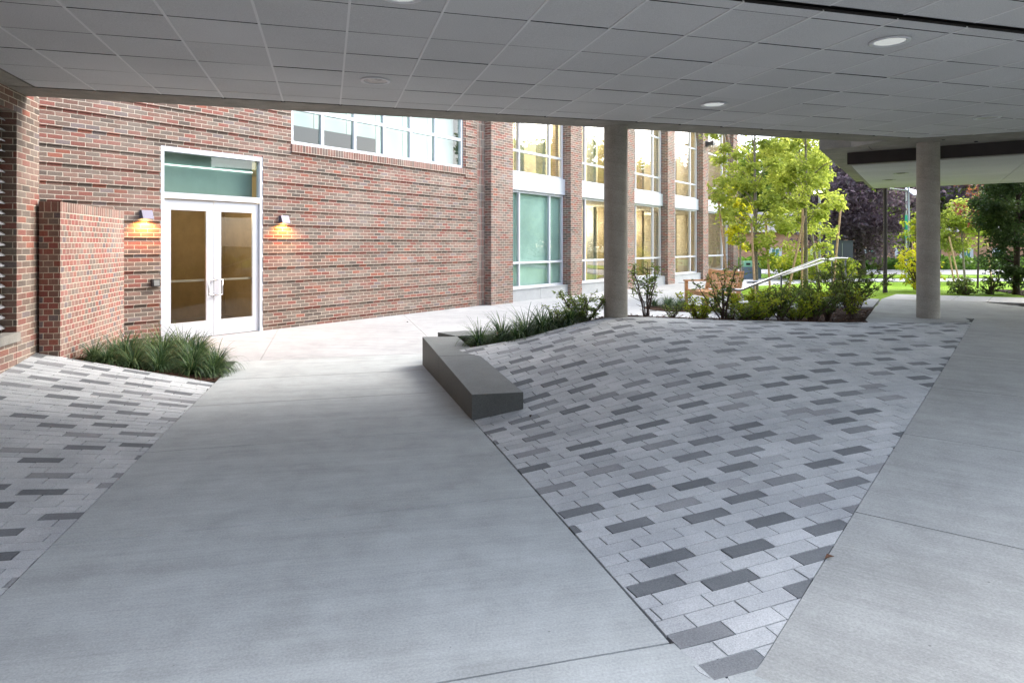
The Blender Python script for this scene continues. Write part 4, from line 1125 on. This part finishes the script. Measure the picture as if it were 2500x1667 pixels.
# ground cover along the far building
m = MB(); random.seed(8)
for i in range(9000):
    x = random.uniform(14, 62); y = 51-.11*(x-12)+random.uniform(-4, 4); hgt = random.uniform(.02, .62)*(.6+.4*math.sin(x*.7)**2)
    leaf(m, Vector((x, y, hgt)), rnd_unit(), (rnd_unit()+Vector((0, 0, 1.2))).normalized(), .42, .3, random.random())
tag(m.build('ground_cover', L_COVER, uv=False, tone=True), 'low dark green ground cover along the far brick building', 'ground cover', kind='stuff')
m = MB(); m.prism(ccw([(11.3, 14.9), (17, 11.5), (18, 14), (12, 17)]), .3, .5); tag(m.build('mulch_strip', M_MULCH), 'dark mulch strip under the columnar trees', 'planting bed', kind='structure')

random.seed(77)
for i, (x, y, lb_) in enumerate([(-2.2, 14.1, 'tiny brown fallen leaf on the plaza, nearest the long brick wall'), (-.55, 15.0, 'tiny dark fallen leaf on the plaza near the first pier'), (.16, 6.05, 'tiny dark fallen leaf on the pavers by the end of the seat wall'), (1.55, 3.35, 'tiny red-brown fallen leaf in the joint beside the ramp')]):
    m = MB(); z = mound_z(x, y)+.004 if y < 9 else .004
    leaf(m, Vector((x, y, z)), Vector((random.uniform(-1, 1), random.uniform(-1, 1), .1)), Vector((0, 0, 1)), .05, .03, random.random(), .35)
    tag(m.build('fallen_leaf', M_CHIP, uv=False, tone=True), lb_, 'leaf')
# ------------------------------------------------------------------ timber stakes
random.seed(3)
stk = [((6.55, 20.3), 1.3, (-.35, .0), 3.35-.1, 'leaning timber stake left of the first maple'),
       ((7.06, 19.6), .0, (-.12, 0), 2.5, 'timber stake close to the left of the first maple trunk'),
       ((8.1, 21.2), .0, (-.14, 0), 2.6, 'timber stake midway between the two maples'),
       ((8.15, 20.0), .0, (.5, 0), 2.55, 'leaning timber stake crossing left of the second maple'),
       ((8.75, 20.4), .0, (.02, 0), 2.75, 'upright timber stake touching the second maple'),
       ((10.2, 21.5), .0, (.42, .3), 3.1, 'leaning timber stake right of the second maple'),
       ((18.3, 27.6), .0, (-.45, 0), 2.2, 'timber stake left of the small staked tree'),
       ((18.6, 28.4), .0, (-.35, 0), 2.1, 'second timber stake left of the small staked tree'),
       ((19.9, 28.0), .0, (-.35, 0), 2.9, 'timber stake right of the small staked tree')]
for (x, y), _, (lx, ly), h, lab in stk:
    m = MB(); z0 = lawn_z(x, y)-.1
    m.tube([(x, y, z0), (x+lx, y+ly, z0+h*.92)], .032, 6); tag(m.build('timber_stake', M_STAKE, uv=False), lab, 'stake', 'timber stakes around the young trees')

# ------------------------------------------------------------------ handrails
def handrail(p0, p1, p2, p3, posts, label):
    L = thing('handrail', label, 'handrail', (p1[0], p1[1], 0), 'stainless handrails of the low steps')
    m = MB(); m.tube([p0, p1, p2, p3], .021, 10); m.build('rail', M_STEEL, L, smooth=True, uv=False)
    for q, zb in posts:
        m = MB(); m.tube([(q[0], q[1], zb), (q[0], q[1], q[2])], .018, 8); m.build('post', M_POST, L, smooth=True, uv=False)
r1 = [(3.42, 11.02, .88), (3.78, 11.13, .87), (5.60, 12.30, 1.355), (6.17, 12.95, 1.31)]
handrail(*r1, [((3.44, 11.03, .87), 0), ((4.66, 11.7, 1.08), .1), ((6.10, 12.88, 1.30), .48)], 'stainless handrail of the low steps, nearer one starting in front of the wooden bench')
r2 = [(4.35, 12.5, .92), (4.75, 12.7, .93), (6.55, 13.8, 1.335), (7.0, 14.1, 1.325)]
handrail(*r2, [((4.5, 12.6, .92), 0), ((6.95, 14.08, 1.32), .45)], 'stainless handrail of the low steps, farther one ending by the dark cabinet')

# ------------------------------------------------------------------ wooden bench
wbn = thing('wooden_bench', 'slatted teak bench facing the brick building', 'bench', (4.95, 16.9, 0))
bu = Vector((.17, -.985, 0)).normalized(); bv = Vector((.985, .17, 0)).normalized()    # bu along, bv towards the back
bo = Vector((4.53, 17.75, 0)); BL = 1.75
Mb = Matrix((( bu.x, bv.x, 0, bo.x), (bu.y, bv.y, 0, bo.y), (0, 0, 1, 0), (0, 0, 0, 1)))
def bb(name, boxes):
    m = MB()
    for b_ in boxes: m.cube(*b_, M=Mb)
    return m.build(name, M_WOOD, wbn, bevel=.006)
for x in (0, BL-.07):
    bb('leg', [(x, x+.07, 0, .07, 0, .66)])
    m = MB(); A = [Mb @ Vector(p) for p in ((x, .56, 0), (x+.07, .56, 0), (x+.07, .63, 0), (x, .63, 0))]; B = [Mb @ Vector(p) for p in ((x, .56, .45), (x+.07, .56, .45), (x+.07, .64, .45), (x, .64, .45))]; C2 = [Mb @ Vector(p) for p in ((x, .68, .98), (x+.07, .68, .98), (x+.07, .74, .98), (x, .74, .98))]
    for P_, Q_ in ((A, B), (B, C2)):
        for i in range(4): m.face([P_[i], P_[(i+1) % 4], Q_[(i+1) % 4], Q_[i]])
    m.face(C2[::-1]); m.build('leg', M_WOOD, wbn)
    bb('armrest', [(x-.01, x+.08, -.03, .62, .66, .70)])
bb('seat', [(.0, BL, .02+i*.085, .09+i*.085, .43, .455) for i in range(7)]+[(.07, BL-.07, .01, .04, .34, .43), (.07, BL-.07, .55, .58, .34, .43)])
m = MB()
for i in range(17):
    x = .12+i*(BL-.30)/16; A = [(x, .615, .50), (x+.045, .615, .50), (x+.045, .635, .50), (x, .635, .50)]; B = [(x, .69, .90), (x+.045, .69, .90), (x+.045, .71, .90), (x, .71, .90)]
    A = [Mb @ Vector(p) for p in A]; B = [Mb @ Vector(p) for p in B]
    for k in range(4): m.face([A[k], A[(k+1) % 4], B[(k+1) % 4], B[k]])
m.build('backrest', M_WOOD, wbn)
bb('top_rail', [(.07, BL-.07, .68, .72, .88, .97)]); bb('bottom_rail', [(.07, BL-.07, .60, .64, .48, .53)])

# ------------------------------------------------------------------ bins, cabinet, lamps
for i, (x, y, lab) in enumerate(((11.12, 32.0, 'recycling bin with pale green lid, left one of two beside the far pier'), (11.6, 32.2, 'recycling bin with pale green lid, right one of two beside the far pier'))):
    L = thing('recycling_bin', lab, 'bin', (x, y, 0), 'recycling bins beside the building')
    m = MB(); m.cube(x-.2, x+.2, y-.2, y+.2, .0, .58); m.build('body', M_BINB, L, bevel=.02)
    m = MB(); m.cube(x-.215, x+.215, y-.215, y+.215, .58, .62); m.cube(x-.2, x+.2, y-.19, y+.2, .62, .84); m.build('lid', M_BINL, L, bevel=.03)
    m = MB(); m.cube(x-.1, x+.1, y-.2, y-.19, .66, .76); m.build('slot', M_DARK, L)
L = thing('utility_cabinet', 'tall dark utility cabinet on the far verge', 'cabinet', (16.2, 33, 0))
m = MB(); m.cube(15.45, 16.5, 32.7, 33.3, 0, 1.78); m.build('body', M_CAB, L, bevel=.02)
m = MB(); m.cube(15.40, 16.55, 32.66, 33.34, 1.78, 1.82); m.build('cap', M_CAB, L)
m = MB(); m.cube(15.96, 15.985, 32.68, 32.7, .1, 1.7); m.cube(16.02, 16.06, 32.66, 32.7, .8, 1.0); m.build('door_handle', M_POST, L)
# black lamp post
L = thing('lamp_post', 'tall black lamp post at the edge of the lawn', 'lamp post', (9.0, 16.3, .4))
m = MB(); m.lathe([(.055, 0), (.055, .08), (.045, .12), (.043, 2.62), (.046, 2.66), (.042, 2.70)], (9.0, 16.3, .44), 20); m.build('base_post', M_BRONZE, L, smooth=True)
m = MB(); m.lathe([(.042, 0), (.03, .04), (.02, .06), (.018, 1.9)], (9.0, 16.3, 3.14), 16); m.build('upper_post', M_BRONZE, L, smooth=True)
m = MB(); m.lathe([(.03, 0), (.2, .05), (.22, .12), (.05, .2), (.0, .22)], (9.0, 16.3, 5.0), 20); m.build('lantern', M_BRONZE, L, smooth=True)
# lit path lamps
def street_lamp(x, y, hz, label):
    L = thing('street_lamp', label, 'street lamp', (x, y, 0), 'lit pole lamps beyond the lawn')
    m = MB(); m.lathe([(.06, 0), (.05, hz-.35)], (x, y, 0), 12); m.build('pole', M_POST, L, smooth=True)
    m = MB(); m.lathe([(.05, hz-.35), (.05, hz+.12), (.18, hz+.02), (.30, hz-.14), (.31, hz-.18)], (x, y, 0), 20); m.build('lamp_shade', plain('lamp_shade_grey', (.4, .4, .4), .5), L, smooth=True)
    m = MB(); m.lathe([(.29, hz-.17), (.22, hz-.26), (.001, hz-.30)], (x, y, 0), 20); m.build('bulb', M_GLOWW, L, smooth=True)
street_lamp(13.65, 30.0, 4.15, 'lit pole lamp showing through the second maple')
street_lamp(19.4, 33.3, 5.4, 'lit pole lamp between the black post and right column')
L = thing('solar_pole', 'slim pale pole with tilted solar panel and green banner', 'pole', (17.2, 29.3, 0))
m = MB(); m.tube([(17.2, 29.3, 0), (17.2, 29.3, 4.6)], .04, 10); m.build('pole', plain('pale_galvanised', (.26, .28, .28), .5, .3), L, smooth=True)
m = MB(); Ms = Matrix.Translation((17.55, 29.25, 3.83)) @ Matrix.Rotation(R(28), 4, 'X') @ Matrix.Rotation(R(10), 4, 'Y'); m.cube(-.4, .4, -.36, .36, 0, .04, M=Ms); m.build('solar_panel', M_SOLAR, L)
m = MB(); m.cube(17.62, 18.0, 29.2, 29.4, 3.35, 3.6); m.build('battery_box', M_CAB, L)
m = MB(); m.cube(17.03, 17.14, 29.28, 29.3, 1.9, 2.9); m.build('banner', M_SIGN, L)
m = MB(); m.tube([(17.2, 29.3, 3.95), (16.4, 29.3, 4.05)], .03, 6); m.build('bracket', M_POST, L)

# ------------------------------------------------------------------ far brick building
fb_ = thing('brick_hall', 'long low tan brick building with white framed windows beyond the road', 'building', (30, 55, 0))
def FB(t, o=0): return (18+.994*t-.11*o, 70-.11*t-.994*o)
def fbx(m, t0, t1, o0, o1, z0, z1): m.prism(ccw([FB(t0, o0), FB(t1, o0), FB(t1, o1), FB(t0, o1)]), z0, z1)
m = MB(); fbx(m, -4, 60, -.2, -10, -1.4, 2.9); m.build('wall', brick_mat('far_brick', palette=[(0, (.42, .2, .13)), (.5, (.36, .19, .12)), (.8, (.46, .26, .17))], mortar=(.5, .4, .3)), fb_)
m = MB(); p = [FB(-4.5, .4), FB(60.5, .4), FB(60.5, -5), FB(-4.5, -5)]
m.face([(*p[0], 2.9), (*p[1], 2.9), (*p[2], 5.2), (*p[3], 5.2)]); q = [FB(60.5, -10.4), FB(-4.5, -10.4)]; m.face([(*p[3], 5.2), (*p[2], 5.2), (*q[0], 2.9), (*q[1], 2.9)]); m.face([(*p[0], 2.88), (*p[1], 2.88), (*q[0], 2.88), (*q[1], 2.88)][::-1]); m.build('roof', M_ROOF, fb_)
for i in range(15):
    t = 9.0+i*3.05
    f = MB(); zb, zt = .12, 1.16
    for a, b_, z0, z1 in ((t-.62, t-.34, zb, zt), (t+.34, t+.62, zb, zt), (t-.62, t+.62, zt, zt+.14), (t-.66, t+.66, zb-.1, zb)): fbx(f, a, b_, -.12, -.2, z0, z1)
    fbx(f, t-.03, t+.03, -.15, -.2, zb, zt)
    fo = f.build('window', M_WHITE, fb_)
    f = MB(); a, b_ = FB(t-.34, -.17), FB(t+.34, -.17); f.face([(*a, zb), (*b_, zb), (*b_, zt), (*a, zt)]); f.build('pane', M_WINT, fo)

bk = MB(); bk.prism([ST(-12, -9), ST(14, -9), ST(14, -15), ST(-12, -15)], -.05, 7)  # unseen block added behind the camera to cut light under the bridge
bkt = thing('rear_light_block', 'unseen brick block added behind the viewer to cut light under the bridge', 'building', (*ST(0, -12), 0)); bk.build('wall', M_BRICK, bkt)
# ------------------------------------------------------------------ light, sky, camera
EL, AZ = 42, 64       # sun elevation, compass-like angle measured from +Y towards +X
d = Vector((math.sin(R(AZ))*math.cos(R(EL)), math.cos(R(AZ))*math.cos(R(EL)), math.sin(R(EL))))
sl = bpy.data.lights.new('sun', 'SUN'); sl.energy = .5; sl.angle = R(35); sl.color = (1, .95, .88)
so = bpy.data.objects.new('sun', sl); col.objects.link(so); so.rotation_euler = d.to_track_quat('Z', 'Y').to_euler(); so.location = d*60
w = bpy.data.worlds.new('World'); sc.world = w; w.use_nodes = True; nt = w.node_tree
bg = nt.nodes['Background']; sky = nt.nodes.new('ShaderNodeTexSky'); sky.sky_type = 'NISHITA'; sky.sun_disc = False
sky.sun_elevation = R(EL); sky.sun_rotation = R(AZ); sky.air_density = 1.0; sky.dust_density = 2.0; sky.ozone_density = 1.0
hs = nt.nodes.new('ShaderNodeHueSaturation'); hs.inputs['Saturation'].default_value = .62; nt.links.new(sky.outputs[0], hs.inputs['Color']); nt.links.new(hs.outputs[0], bg.inputs[0]); bg.inputs[1].default_value = .15
cd = bpy.data.cameras.new('camera'); co = bpy.data.objects.new('camera', cd); col.objects.link(co); sc.camera = co
co.location = (0, 0, CAMZ); co.rotation_euler = (R(90), 0, 0)
cd.sensor_width = 36; cd.lens = F/2500*36; cd.shift_y = -(833.5-YH)/2500; cd.clip_end = 2000; cd.clip_start = .05
sc.view_settings.view_transform = 'Standard'; sc.view_settings.look = 'None'; sc.view_settings.exposure = 2.58; sc.view_settings.gamma = 1
cy = sc.cycles; cy.max_bounces = 8; cy.diffuse_bounces = 5; cy.glossy_bounces = 4; cy.transmission_bounces = 4; cy.transparent_max_bounces = 10
cy.use_denoising = True; cy.caustics_reflective = False; cy.caustics_refractive = False; cy.sample_clamp_indirect = 6
